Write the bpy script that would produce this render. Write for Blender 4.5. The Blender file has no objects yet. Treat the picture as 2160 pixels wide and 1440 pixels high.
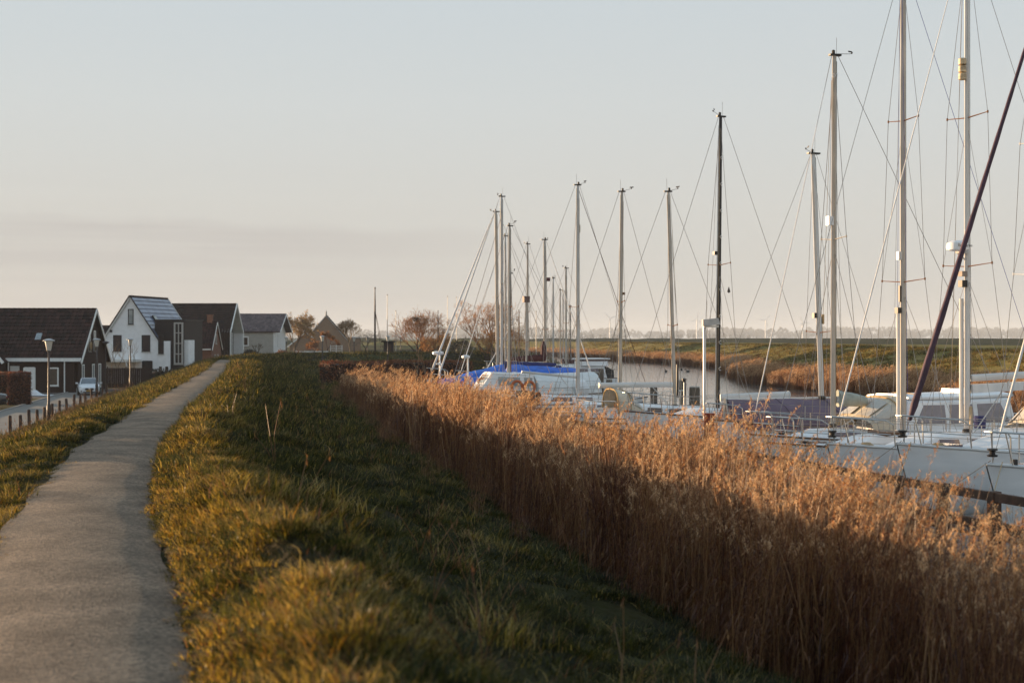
import bpy, math, random
import numpy as np
from mathutils import Vector, Matrix

random.seed(7)
SC = bpy.context.scene
COL = SC.collection
# ------------------------------------------------------------------ camera
EYE, F = 1.9, 3000.0            # eye height above the path; 50 mm lens
cam_d = bpy.data.cameras.new('camera')
cam = bpy.data.objects.new('camera', cam_d); COL.objects.link(cam)
cam.location = (0, 0, EYE); cam.rotation_euler = (math.radians(90), 0, 0)
cam_d.sensor_fit = 'HORIZONTAL'; cam_d.sensor_width = 36; cam_d.lens = 50
cam_d.shift_y = -8 / 2160
cam_d.clip_start = 0.2; cam_d.clip_end = 9000
cam_d.dof.use_dof = True; cam_d.dof.focus_distance = 38; cam_d.dof.aperture_fstop = 2.2
SC.camera = cam
# ------------------------------------------------------------------ light
SUN_EL = math.radians(2.5)
SUN_H = Vector((-0.84, 0.54, 0)).normalized()
S = Vector((SUN_H.x * math.cos(SUN_EL), SUN_H.y * math.cos(SUN_EL), math.sin(SUN_EL)))
sun_d = bpy.data.lights.new('sun', 'SUN'); sun_d.energy = 5.0; sun_d.angle = math.radians(0.5)
sun_d.color = (1.0, 0.68, 0.39)
sun = bpy.data.objects.new('sun', sun_d); COL.objects.link(sun)
sun.rotation_euler = S.to_track_quat('Z', 'Y').to_euler(); sun.location = (-60, 40, 30)
W = bpy.data.worlds.new('World'); SC.world = W; W.use_nodes = True
wn, wl = W.node_tree.nodes, W.node_tree.links
wn.clear()
def wnode(t, **k):
    n = wn.new(t)
    for a, b in k.items(): setattr(n, a, b)
    return n
wo = wnode('ShaderNodeOutputWorld'); bg = wnode('ShaderNodeBackground')
sky = wnode('ShaderNodeTexSky', sky_type='NISHITA', sun_disc=False)
sky.sun_elevation = SUN_EL; sky.sun_rotation = math.atan2(S.x, S.y)
sky.altitude = 0; sky.air_density = 1.0; sky.dust_density = 0.6; sky.ozone_density = 1.0
SKY_STRENGTH = 0.0553
bg.inputs['Strength'].default_value = SKY_STRENGTH
# thin high haze veil: evens the clear sky towards a pale milky tone, warmer at the horizon, all round
tc = wnode('ShaderNodeTexCoord'); sep = wnode('ShaderNodeSeparateXYZ')
wl.new(tc.outputs['Generated'], sep.inputs[0])
vr = wnode('ShaderNodeValToRGB')
e = vr.color_ramp.elements
e[0].position = 0.0; e[0].color = (3.84, 3.78, 3.62, 1)
e[1].position = 1.0; e[1].color = (2.2, 3.2, 4.2, 1)
for p, c in ((0.03, (4.02, 3.94, 3.74, 1)), (0.09, (4.25, 4.24, 4.08, 1)), (0.16, (4.22, 4.42, 4.44, 1)), (0.25, (3.92, 4.36, 4.62, 1)), (0.45, (3.0, 3.8, 4.4, 1))):
    q = vr.color_ramp.elements.new(p); q.color = c
wl.new(sep.outputs['Z'], vr.inputs[0])
mv = wnode('ShaderNodeMix', data_type='RGBA'); mv.inputs[0].default_value = 0.93
wl.new(sky.outputs[0], mv.inputs[6]); wl.new(vr.outputs[0], mv.inputs[7])
# layered stratus low over the horizon
mp = wnode('ShaderNodeMapping'); mp.inputs['Scale'].default_value = (2.2, 2.2, 60)
wl.new(tc.outputs['Generated'], mp.inputs[0])
nz = wnode('ShaderNodeTexNoise'); nz.inputs['Scale'].default_value = 1.6; nz.inputs['Detail'].default_value = 5
wl.new(mp.outputs[0], nz.inputs['Vector'])
nr = wnode('ShaderNodeMapRange', interpolation_type='SMOOTHSTEP')
nr.inputs[1].default_value = 0.38; nr.inputs[2].default_value = 0.68
wl.new(nz.outputs[0], nr.inputs[0])
br = wnode('ShaderNodeValToRGB')
be = br.color_ramp.elements
be[0].position = 0.0; be[0].color = (0.3,) * 3 + (1,)
be[1].position = 0.16; be[1].color = (0, 0, 0, 1)
for p, c in ((0.045, 0.7), (0.0765, 1.0), (0.0815, 0.16)):
    q = be.new(p); q.color = (c, c, c, 1)
# the band thins out away from the sunset side
az = wnode('ShaderNodeMapRange', interpolation_type='SMOOTHSTEP')
az.inputs[1].default_value = 0.12; az.inputs[2].default_value = -0.22
wl.new(sep.outputs['X'], az.inputs[0])
tilt = wnode('ShaderNodeMath', operation='MULTIPLY_ADD'); tilt.inputs[1].default_value = .013; wl.new(sep.outputs['X'], tilt.inputs[0])
nz2 = wnode('ShaderNodeTexNoise'); nz2.inputs['Scale'].default_value = 14; nz2.inputs['Detail'].default_value = 4
wl.new(tc.outputs['Generated'], nz2.inputs['Vector'])
tw_ = wnode('ShaderNodeMath', operation='MULTIPLY_ADD'); tw_.inputs[1].default_value = .014; tw_.inputs[2].default_value = -.0025
wl.new(nz2.outputs[0], tw_.inputs[0]); wl.new(tw_.outputs[0], tilt.inputs[2])
zs_ = wnode('ShaderNodeMath', operation='ADD'); wl.new(sep.outputs['Z'], zs_.inputs[0]); wl.new(tilt.outputs[0], zs_.inputs[1])
wl.new(zs_.outputs[0], br.inputs[0])
m1 = wnode('ShaderNodeMath', operation='MULTIPLY'); m2 = wnode('ShaderNodeMath', operation='MULTIPLY')
ad = wnode('ShaderNodeMath', operation='MULTIPLY_ADD'); ad.inputs[1].default_value = 0.55; ad.inputs[2].default_value = 0.45
wl.new(nr.outputs[0], ad.inputs[0])
wl.new(ad.outputs[0], m1.inputs[0]); wl.new(br.outputs[0], m1.inputs[1])
wl.new(m1.outputs[0], m2.inputs[0]); wl.new(az.outputs[0], m2.inputs[1])
m3 = wnode('ShaderNodeMath', operation='MULTIPLY'); m3.inputs[1].default_value = 0.85
wl.new(m2.outputs[0], m3.inputs[0])
mc = wnode('ShaderNodeMix', data_type='RGBA')
wl.new(m3.outputs[0], mc.inputs[0]); wl.new(mv.outputs[2], mc.inputs[6])
mc.inputs[7].default_value = (3.45, 3.28, 3.12, 1)
wl.new(mc.outputs[2], bg.inputs[0]); wl.new(bg.outputs[0], wo.inputs[0])
# ------------------------------------------------------------------ exposure
vs = SC.view_settings
SC.display_settings.display_device = 'sRGB'
vs.view_transform = 'Standard'; vs.look = 'None'; vs.gamma = 1; vs.use_curve_mapping = False
vs.exposure = 1.5
cy = SC.cycles
cy.use_denoising = True
cy.max_bounces = 6; cy.diffuse_bounces = 2; cy.glossy_bounces = 2; cy.transmission_bounces = 3
cy.transparent_max_bounces = 6; cy.volume_bounces = 0
cy.sample_clamp_indirect = 4

# ------------------------------------------------------------------ helpers
def P(px, py, d):
    """world point seen at photo pixel (px, py) at distance d"""
    return Vector(((px - 1080) / F * d, d, EYE - (py - 712) / F * d))
def PX(px, d): return (px - 1080) / F * d
def PZ(py, d): return EYE - (py - 712) / F * d

def _h(ix, iy, s):
    n = (ix.astype(np.int64) * 374761393 + iy.astype(np.int64) * 668265263 + s * 974711) & 0x7fffffff
    n = ((n ^ (n >> 13)) * 1274126177) & 0x7fffffff
    return ((n ^ (n >> 16)) & 0xffff) / 65535.0
def vnoise(x, y, s=0):
    x = np.asarray(x, float); y = np.asarray(y, float)
    ix, iy = np.floor(x), np.floor(y); fx, fy = x - ix, y - iy
    fx = fx * fx * (3 - 2 * fx); fy = fy * fy * (3 - 2 * fy)
    a = _h(ix, iy, s); b = _h(ix + 1, iy, s); c = _h(ix, iy + 1, s); d = _h(ix + 1, iy + 1, s)
    return (a * (1 - fx) + b * fx) * (1 - fy) + (c * (1 - fx) + d * fx) * fy
def fnoise(x, y, s=0, o=3):
    t = 0; a = 1; n = 0
    for i in range(o):
        t = t + a * vnoise(np.asarray(x) * 2 ** i, np.asarray(y) * 2 ** i, s + i); n += a; a *= .5
    return t / n

# --- materials
MATS = {}
def M(name, col, rough=.65, var=.12, scale=6, bump=0, bscale=40, metal=0, spec=.4, coat=0, rnd=0, detail=4, col2=None, stretch=None, island=0):
    if name in MATS: return MATS[name]
    m = bpy.data.materials.new(name); MATS[name] = m; m.use_nodes = True
    N, L = m.node_tree.nodes, m.node_tree.links
    b = N['Principled BSDF']
    b.inputs['Roughness'].default_value = rough; b.inputs['Metallic'].default_value = metal
    b.inputs['Specular IOR Level'].default_value = spec; b.inputs['Coat Weight'].default_value = coat
    t = N.new('ShaderNodeTexCoord'); src = t.outputs['Object']
    if stretch:
        mp_ = N.new('ShaderNodeMapping'); mp_.inputs['Scale'].default_value = stretch
        L.new(src, mp_.inputs[0]); src = mp_.outputs[0]
    nz_ = N.new('ShaderNodeTexNoise'); nz_.inputs['Scale'].default_value = scale; nz_.inputs['Detail'].default_value = detail
    L.new(src, nz_.inputs['Vector'])
    r = N.new('ShaderNodeMapRange'); r.inputs[1].default_value = .32; r.inputs[2].default_value = .68
    L.new(nz_.outputs[0], r.inputs[0])
    x = N.new('ShaderNodeMix'); x.data_type = 'RGBA'
    x.inputs[6].default_value = tuple(c * (1 - var) for c in col) + (1,)
    x.inputs[7].default_value = (tuple(min(1, c * (1 + var)) for c in col) if col2 is None else tuple(col2)) + (1,)
    L.new(r.outputs[0], x.inputs[0])
    out = x.outputs[2]
    if rnd:
        oi = N.new('ShaderNodeObjectInfo'); hv = N.new('ShaderNodeHueSaturation')
        rr = N.new('ShaderNodeMapRange'); rr.inputs[3].default_value = 1 - rnd; rr.inputs[4].default_value = 1 + rnd
        L.new(oi.outputs['Random'], rr.inputs[0]); L.new(rr.outputs[0], hv.inputs['Value']); L.new(out, hv.inputs['Color'])
        out = hv.outputs[0]
    if island:
        ge = N.new('ShaderNodeNewGeometry'); hv2 = N.new('ShaderNodeHueSaturation'); r2 = N.new('ShaderNodeMapRange'); r2.inputs[3].default_value = 1 - island; r2.inputs[4].default_value = 1 + island
        L.new(ge.outputs['Random Per Island'], r2.inputs[0]); L.new(r2.outputs[0], hv2.inputs['Value']); L.new(out, hv2.inputs['Color']); out = hv2.outputs[0]
    L.new(out, b.inputs['Base Color'])
    if bump:
        n2 = N.new('ShaderNodeTexNoise'); n2.inputs['Scale'].default_value = bscale; n2.inputs['Detail'].default_value = 5
        L.new(src, n2.inputs['Vector'])
        bp = N.new('ShaderNodeBump'); bp.inputs['Strength'].default_value = bump; bp.inputs['Distance'].default_value = .02
        L.new(n2.outputs[0], bp.inputs['Height']); L.new(bp.outputs[0], b.inputs['Normal'])
    return m

def leafmat(name, stops, trans=.35, gloss=.04, tint=1.25, rough=.45):
    """thin plant matter: diffuse + light passing through + a little sheen; tone varies from plant to plant"""
    m = bpy.data.materials.new(name); MATS[name] = m; m.use_nodes = True
    N, L = m.node_tree.nodes, m.node_tree.links; N.clear()
    o = N.new('ShaderNodeOutputMaterial')
    oi = N.new('ShaderNodeObjectInfo'); r = N.new('ShaderNodeValToRGB')
    el = r.color_ramp.elements
    while len(el) < len(stops): el.new(.5)
    for i, c in enumerate(stops):
        el[i].position = i / (len(stops) - 1); el[i].color = tuple(c) + (1,)
    g = N.new('ShaderNodeNewGeometry'); ad_ = N.new('ShaderNodeMath'); ad_.operation = 'ADD'
    sc_ = N.new('ShaderNodeMath'); sc_.operation = 'MULTIPLY_ADD'; sc_.inputs[1].default_value = .55; sc_.inputs[2].default_value = -.275
    L.new(g.outputs['Random Per Island'], sc_.inputs[0]); L.new(oi.outputs['Random'], ad_.inputs[0]); L.new(sc_.outputs[0], ad_.inputs[1])
    L.new(ad_.outputs[0], r.inputs[0])
    d = N.new('ShaderNodeBsdfDiffuse'); t = N.new('ShaderNodeBsdfTranslucent'); gl = N.new('ShaderNodeBsdfGlossy')
    gl.inputs['Roughness'].default_value = rough
    hv = N.new('ShaderNodeHueSaturation'); hv.inputs['Value'].default_value = tint; hv.inputs['Saturation'].default_value = 1.1
    L.new(r.outputs[0], d.inputs[0]); L.new(r.outputs[0], hv.inputs['Color']); L.new(hv.outputs[0], t.inputs[0])
    a = N.new('ShaderNodeMixShader'); a.inputs[0].default_value = trans
    b = N.new('ShaderNodeMixShader'); b.inputs[0].default_value = gloss
    L.new(d.outputs[0], a.inputs[1]); L.new(t.outputs[0], a.inputs[2])
    L.new(a.outputs[0], b.inputs[1]); L.new(gl.outputs[0], b.inputs[2]); L.new(b.outputs[0], o.inputs[0])
    return m

def glass(name, col, rough=.06, spec=.8):
    return M(name, col, rough=rough, var=.2, scale=2, spec=spec, coat=.0)

# --- mesh builder
class MB:
    def __init__(s): s.v = []; s.f = []; s.mi = []; s.cur = 0
    def add(s, vs_, fs):
        o = len(s.v); s.v += [tuple(p) for p in vs_]; s.f += [tuple(i + o for i in f) for f in fs]; s.mi += [s.cur] * len(fs); return s
    def box(s, c, d, rz=0, R=None):
        hx, hy, hz = d[0] / 2, d[1] / 2, d[2] / 2
        pts = [Vector((x, y, z)) for x in (-hx, hx) for y in (-hy, hy) for z in (-hz, hz)]
        R = R if R is not None else Matrix.Rotation(rz, 3, 'Z')
        c = Vector(c)
        return s.add([R @ p + c for p in pts], [(0, 1, 3, 2), (4, 6, 7, 5), (0, 4, 5, 1), (2, 3, 7, 6), (0, 2, 6, 4), (1, 5, 7, 3)])
    def beam(s, a, b, w, h, up=(0, 0, 1)):
        a, b = Vector(a), Vector(b); t = (b - a); L_ = t.length; t.normalize()
        u = Vector(up); sd = t.cross(u)
        if sd.length < 1e-4: sd = t.cross(Vector((1, 0, 0)))
        sd.normalize(); u = sd.cross(t)
        R = Matrix((t, sd, u)).transposed()
        return s.box((a + b) / 2, (L_, w, h), R=R)
    def tube(s, pts, r, n=6, cap=True, flat=1.0, flat_dir=None):
        pts = [Vector(p) for p in pts]; k = len(pts)
        rs = r if isinstance(r, (list, tuple)) else [r] * k
        vs_ = []; fs = []; prev = None
        for i, p in enumerate(pts):
            t = pts[min(i + 1, k - 1)] - pts[max(i - 1, 0)]
            if t.length < 1e-9: t = Vector((0, 0, 1))
            t.normalize()
            if prev is None:
                a = Vector(flat_dir) if flat_dir else (Vector((1, 0, 0)) if abs(t.x) < .8 else Vector((0, 1, 0)))
            else: a = prev
            a = (a - t * a.dot(t)); a.normalize(); b = t.cross(a); prev = a
            for j in range(n):
                g = 2 * math.pi * j / n
                vs_.append(p + a * math.cos(g) * rs[i] + b * math.sin(g) * rs[i] * flat)
        for i in range(k - 1):
            for j in range(n):
                fs.append((i * n + j, i * n + (j + 1) % n, (i + 1) * n + (j + 1) % n, (i + 1) * n + j))
        if cap and n > 2: fs += [tuple(range(n))[::-1], tuple(range((k - 1) * n, k * n))]
        return s.add(vs_, fs)
    def lathe(s, prof, c=(0, 0, 0), n=12, axis='z'):
        c = Vector(c); vs_ = []; fs = []; k = len(prof)
        for r, h in prof:
            for j in range(n):
                g = 2 * math.pi * j / n
                q = (r * math.cos(g), r * math.sin(g), h)
                if axis == 'y': q = (q[0], q[2], q[1])
                if axis == 'x': q = (q[2], q[0], q[1])
                vs_.append(c + Vector(q))
        for i in range(k - 1):
            for j in range(n): fs.append((i * n + j, i * n + (j + 1) % n, (i + 1) * n + (j + 1) % n, (i + 1) * n + j))
        fs += [tuple(range(n))[::-1], tuple(range((k - 1) * n, k * n))]
        return s.add(vs_, fs)
    def loft(s, rings, closed=True, cap=True):
        n = len(rings[0]); vs_ = [p for r in rings for p in r]; fs = []
        m = n if closed else n - 1
        for i in range(len(rings) - 1):
            for j in range(m): fs.append((i * n + j, i * n + (j + 1) % n, (i + 1) * n + (j + 1) % n, (i + 1) * n + j))
        if cap: fs += [tuple(range(n))[::-1], tuple(range((len(rings) - 1) * n, len(rings) * n))]
        return s.add(vs_, fs)
    def prism(s, poly, h, direction):
        """poly: 3-D outline, pushed along direction by h"""
        d = Vector(direction).normalized() * h; n = len(poly)
        vs_ = [Vector(p) for p in poly] + [Vector(p) + d for p in poly]
        fs = [tuple(range(n))[::-1], tuple(range(n, 2 * n))] + [(i, (i + 1) % n, (i + 1) % n + n, i + n) for i in range(n)]
        return s.add(vs_, fs)
    def quad(s, a, b, c, d): return s.add([a, b, c, d], [(0, 1, 2, 3)])
    def mesh(s, name, mats, smooth=False):
        me = bpy.data.meshes.new(name); me.from_pydata(s.v, [], s.f)
        for m in (mats if isinstance(mats, (list, tuple)) else [mats]): me.materials.append(m)
        if any(s.mi): me.polygons.foreach_set('material_index', s.mi)
        if smooth: me.polygons.foreach_set('use_smooth', [True] * len(s.f))
        me.update(); return me
    def build(s, name, mats, parent=None, smooth=False, angle=None, **props):
        o = bpy.data.objects.new(name, s.mesh(name, mats, smooth or angle is not None)); COL.objects.link(o)
        if angle is not None: o.data.set_sharp_from_angle(angle=math.radians(angle))
        if parent is not None: o.parent = parent
        for k, v in props.items(): o[k] = v
        return o

def thing(name, label, cat, loc=(0, 0, 0), rz=0, group=None):
    o = bpy.data.objects.new(name, None); COL.objects.link(o)
    o.empty_display_size = .3
    o.location = loc; o.rotation_euler = (0, 0, rz); o['label'] = label; o['category'] = cat
    if group: o['group'] = group
    return o
def tag(o, label, cat, group=None):
    o['label'] = label; o['category'] = cat
    if group: o['group'] = group
    return o
def put(name, me, parent, loc=(0, 0, 0), rz=0, **props):
    o = bpy.data.objects.new(name, me); COL.objects.link(o); o.parent = parent; o.location = loc; o.rotation_euler = (0, 0, rz)
    for k, v in props.items(): o[k] = v
    return o
def copy_tree(o, parent=None):
    c = o.copy(); COL.objects.link(c)
    if parent is not None: c.parent = parent
    for ch in [k for k in COL.objects if k.parent == o]: copy_tree(ch, c)
    return c

def scatter(name, pts, rot, scl, idx, coll, label, cat):
    me = bpy.data.meshes.new(name); n = len(pts)
    me.vertices.add(n); me.vertices.foreach_set('co', np.asarray(pts, np.float32).ravel())
    a = me.attributes.new('rot', 'FLOAT_VECTOR', 'POINT'); a.data.foreach_set('vector', np.asarray(rot, np.float32).ravel())
    a = me.attributes.new('scl', 'FLOAT_VECTOR', 'POINT'); a.data.foreach_set('vector', np.asarray(scl, np.float32).ravel())
    a = me.attributes.new('idx', 'INT', 'POINT'); a.data.foreach_set('value', np.asarray(idx, np.int32))
    o = bpy.data.objects.new(name, me); COL.objects.link(o); o['kind'] = 'stuff'; o['label'] = label; o['category'] = cat
    g = bpy.data.node_groups.new(name, 'GeometryNodeTree')
    g.interface.new_socket('Geometry', in_out='INPUT', socket_type='NodeSocketGeometry')
    g.interface.new_socket('Geometry', in_out='OUTPUT', socket_type='NodeSocketGeometry')
    N, L = g.nodes, g.links
    i = N.new('NodeGroupInput'); q = N.new('NodeGroupOutput')
    ins = N.new('GeometryNodeInstanceOnPoints'); ci = N.new('GeometryNodeCollectionInfo')
    ci.inputs['Collection'].default_value = coll
    ci.inputs['Separate Children'].default_value = True; ci.inputs['Reset Children'].default_value = True
    ins.inputs['Pick Instance'].default_value = True
    L.new(i.outputs[0], ins.inputs['Points']); L.new(ci.outputs[0], ins.inputs['Instance'])
    for nm, ty, sk in (('rot', 'FLOAT_VECTOR', 'Rotation'), ('scl', 'FLOAT_VECTOR', 'Scale'), ('idx', 'INT', 'Instance Index')):
        na = N.new('GeometryNodeInputNamedAttribute'); na.data_type = ty; na.inputs[0].default_value = nm
        L.new(na.outputs[0], ins.inputs[sk])
    L.new(ins.outputs[0], q.inputs[0])
    md = o.modifiers.new('scatter', 'NODES'); md.node_group = g
    return o

# ------------------------------------------------------------------ shared materials
WZ = -1.8                                    # water level
white_gel = M('white_gelcoat', (.83, .83, .83), rough=.32, var=.09, scale=2.2, spec=.5, detail=7, stretch=(.4, .4, 1.6))
cream_gel = M('cream_gelcoat', (.74, .72, .66), rough=.32, var=.06, scale=1.5)
deck_grey = M('pale_deck', (.66, .67, .67), rough=.6, var=.08, scale=5)
alu = M('mast_aluminium', (.58, .56, .53), rough=.42, var=.10, scale=3, stretch=(1, 1, .25), spec=.5)
alu_white = M('mast_white', (.68, .66, .63), rough=.38, var=.06, scale=3, stretch=(1, 1, .25))
alu_warm = M('mast_weathered', (.52, .46, .39), rough=.5, var=.18, scale=4, stretch=(1, 1, .2))
black_mast = M('mast_black', (.018, .014, .014), rough=.35, var=.3, scale=4)
wood_mast = M('mast_varnished_wood', (.22, .10, .04), rough=.4, var=.25, scale=5, stretch=(1, 1, .15))
steel = M('stainless_steel', (.62, .60, .57), rough=.28, metal=.9, var=.1)
wire = M('rigging_wire', (.36, .31, .27), rough=.5, metal=.3, var=.2)
wire_dark = M('dark_rope', (.10, .045, .035), rough=.8, var=.3)
rope_blue = M('blue_rope', (.10, .10, .34), rough=.8, var=.2)
rope_tan = M('tan_rope', (.50, .38, .24), rough=.85, var=.2)
dark_fit = M('dark_fitting', (.03, .025, .022), rough=.5)
furl_white = M('furled_sail_white', (.72, .70, .68), rough=.7, var=.1, scale=8, stretch=(1, 1, .3))
furl_dark = M('furled_sail_aubergine', (.055, .022, .040), rough=.6, var=.3, scale=8, stretch=(1, 1, .3), bump=.3, bscale=20)
glass_boat = glass('tinted_boat_glass', (.16, .12, .13), rough=.1)
glass_pale = glass('pale_boat_glass', (.30, .34, .34), rough=.1)
glass_clear_pvc = M('clear_canvas_window', (.52, .47, .40), rough=.2, var=.1, scale=3, spec=.6)
canvas_beige = M('beige_canvas', (.60, .52, .40), rough=.85, var=.1, scale=5, bump=.2, bscale=12)
canvas_tan = M('tan_canvas_piping', (.40, .27, .12), rough=.85)
canvas_white = M('white_canvas', (.72, .72, .70), rough=.8, var=.08, scale=4, bump=.2, bscale=8)
canvas_purple = M('mauve_canvas', (.155, .112, .150), rough=.85, var=.16, scale=1.3, bump=.4, bscale=3)
canvas_blue = M('royal_blue_tarpaulin', (.006, .12, .58), rough=.5, var=.25, scale=3, bump=.5, bscale=5)
canvas_navy = M('navy_canvas', (.03, .035, .13), rough=.8, var=.2)
canvas_maroon = M('maroon_canvas', (.06, .018, .022), rough=.8, var=.25, bump=.3, bscale=8)
canvas_sage = M('sage_canvas', (.36, .38, .33), rough=.85, var=.15, bump=.4, bscale=12)
stripe_blue = M('navy_stripe', (.03, .03, .07), rough=.35)
stripe_brown = M('teak_trim', (.13, .065, .035), rough=.6, var=.25, scale=14)
rust_red = M('rust_red_wood', (.26, .045, .02), rough=.7, var=.3)
hull_maroon = M('maroon_paint', (.05, .015, .018), rough=.4)
hull_navy = M('navy_paint', (.03, .03, .06), rough=.35)
orange_buoy = M('orange_buoy', (.48, .12, .04), rough=.6)
piling_wood = M('weathered_piling', (.13, .10, .075), rough=.9, var=.35, scale=6, stretch=(1, 1, .2), bump=.4, bscale=20)
jetty_wood = M('jetty_timber', (.10, .055, .035), rough=.85, var=.35, scale=5, bump=.4, bscale=18)
# ------------------------------------------------------------------ terrain
# right edge of the footpath on the dike, from behind the camera to where the dike swings round the basin
_d = np.array([-25, -8, 2, 7.8, 10, 13, 16, 19.8, 24.5, 30.3, 38.5, 50, 64.8, 83.8, 100, 119.])
_x = np.array([1.9, .5, -.85, -1.6, -2.36, -3.25, -4.1, -5.0, -6.1, -7.15, -8.75, -10.75, -13.3, -16.7, -19.8, -23.3])
yy = np.concatenate([np.arange(-25, 30, 1.5), np.arange(30, 119, 4.0), [119]])
DIKE = [(float(np.interp(y, _d, _x)), float(y)) for y in yy]
# soften the kinks
for _ in range(2):
    DIKE = [DIKE[0]] + [((DIKE[i - 1][0] + 2 * DIKE[i][0] + DIKE[i + 1][0]) / 4, (DIKE[i - 1][1] + 2 * DIKE[i][1] + DIKE[i + 1][1]) / 4) for i in range(1, len(DIKE) - 1)] + [DIKE[-1]]
DIKE += [(-24.8, 128), (-25.6, 138), (-24.5, 149), (-20.5, 160), (-14, 168), (-7, 175), (-2, 184), (0, 200), (-2, 235), (-12, 300), (-34, 370), (-90, 450), (-260, 600)]
DK = np.array(DIKE)

def dike_u(x, y):
    """signed distance from the path's right edge; positive on the water side"""
    x = np.asarray(x, float).ravel(); y = np.asarray(y, float).ravel()
    best = np.full(x.shape, 1e18); u = np.zeros_like(x)
    for (ax, ay), (bx, by) in zip(DK[:-1], DK[1:]):
        tx, ty = bx - ax, by - ay; l2 = tx * tx + ty * ty
        t = np.clip(((x - ax) * tx + (y - ay) * ty) / l2, 0, 1)
        dx, dy = x - ax - t * tx, y - ay - t * ty; q = dx * dx + dy * dy
        cr = (dx * ty - dy * tx)                      # >0: to the right of the direction of travel
        m = q < best - 1e-9
        best = np.where(m, q, best); u = np.where(m, np.sign(cr) * np.sqrt(q), u)
    return u
_fy = np.array([-80, 0, 40, 60, 72, 83, 97, 111, 120, 127, 140, 160, 185, 215, 247, 300, 345, 420, 600])
_fx = np.array([34, 28, 26, 24.6, 24.2, 23.0, 21.9, 20.4, 19.5, 19.6, 22, 24.5, 24.2, 19.5, 15, 5, -9, -60, -300.])
def far_x(y): return np.interp(y, _fy, _fx) + .7 * np.sin(np.asarray(y) * .16) + .35 * np.sin(np.asarray(y) * .41 + 1)
def smooth(a, b, x):
    t = np.clip((x - a) / (b - a), 0, 1); return t * t * (3 - 2 * t)
BASE = -2.95
def polder(x, y):
    t = smooth(150, 200, y)
    return BASE * (1 - t) + (-.45 + .35 * (vnoise(x * .02, y * .02, 5) - .5)) * t
_ru = np.array([0.03, .16, .7, 1.5, 3, 4.8, 6.5, 8, 9.5, 11, 13, 16])
_rz = np.array([-.03, .05, .26, .02, -.58, -1.05, -1.6, -1.78, -1.95, -2.4, -3.0, -3.2])
def ground_z(x, y, bumps=True):
    sh = np.shape(x); x = np.asarray(x, float).ravel(); y = np.asarray(y, float).ravel()
    u = dike_u(x, y)
    b = polder(x, y)
    ru = np.interp(u, _ru, _rz) - (.44 * smooth(24, 40, y) - .23) * np.interp(u, [.1, .7, 1.4, 2.2], [0, 1, .3, 0])
    # dry spit that closes the basin (the long hedge stands on it)
    spit = smooth(86, 94, y) * smooth(-.5, -3.2, x) * (1 - smooth(150, 175, y))
    ru = np.maximum(ru, np.where(u > 3, -3.2 + 1.75 * spit, ru))
    left = np.interp(u, [-9.6, -8.9], [0, .04]); left = np.where(u > -8.9, np.interp(u, [-8.9, -1.95], [.04, .985]), left)
    left = b * (1 - left) - .06 * left
    left = np.where(u > -1.95, np.interp(u, [-1.95, -1.37], [-.10, -.02]), left)
    left = left + .26 * smooth(20, 23, y) * (1 - smooth(33, 39, y)) * np.interp(u, [-4.2, -2.6, -1.9, -1.5], [0, 1, .8, 0])
    left = left - .13 * (1 - smooth(16, 20, y)) * np.interp(u, [-5, -3, -1.7, -1.5], [0, 1, 1, 0])
    left = np.where(u > -1.37, -.03, left)
    z = np.where(u >= 0, ru, left)
    v = x - far_x(y)
    bz = np.interp(v, [-6, -1.5, 0, 1, 4, 12.5, 16, 46, 58, 62, 66, 80, 120], [-3.2, -2.3, -1.86, -1.6, -1.2, .82, .95, .85, 1.72, 1.8, 1.75, -.3, -.8])
    und = np.where((v > 3) & (v < 60), .22 * (vnoise(x * .35, y * .35, 9) - .5), 0)
    z = np.maximum(z, bz + und)
    if bumps:
        on = smooth(.05, .5, u) * (u < 10) + smooth(-1.4, -1.9, u) * smooth(-12, -9, u)
        lump = .30 * (fnoise(x * .9, y * .9, 21) - .5) + .14 * (fnoise(x * 2.6, y * 2.6, 22, 2) - .5)
        z = z + on * lump
    return z.reshape(sh)
def gz(x, y): return float(ground_z(np.array([x]), np.array([y]))[0])

def grow(a, step, end, f):
    out = []
    while a < end: a += step; out.append(a); step *= f
    return out
ys = list(np.arange(-24, 4, .5)) + list(np.arange(4, 34, .17)); ys += grow(ys[-1], .2, 260, 1.02); ys += grow(ys[-1], 6, 6200, 1.12)
xs = list(np.arange(-30, -9, .34)) + list(np.arange(-9, .6, .13)) + list(np.arange(.7, 30, .34)); xs = xs + grow(xs[-1], .4, 110, 1.04); xs += grow(xs[-1], 5, 2600, 1.2)
xl = grow(30.3, .4, 110, 1.04); xl += grow(xl[-1], 5, 2600, 1.2)
xs = [-q for q in xl[::-1]] + xs
XX, YY = np.meshgrid(np.array(xs), np.array(ys))
ZZ = ground_z(XX, YY)
nx, ny = len(xs), len(ys)
me = bpy.data.meshes.new('ground')
me.vertices.add(nx * ny); me.vertices.foreach_set('co', np.stack([XX, YY, ZZ], -1).astype(np.float32).ravel())
ii, jj = np.meshgrid(np.arange(nx - 1), np.arange(ny - 1))
q0 = (jj * nx + ii).ravel(); quads = np.stack([q0, q0 + 1, q0 + nx + 1, q0 + nx], -1)
me.loops.add(quads.size); me.loops.foreach_set('vertex_index', quads.ravel().astype(np.int32))
me.polygons.add(len(quads)); me.polygons.foreach_set('loop_start', (np.arange(len(quads)) * 4).astype(np.int32))
me.polygons.foreach_set('use_smooth', np.ones(len(quads), bool))
me.update(calc_edges=True); me.validate()
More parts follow.
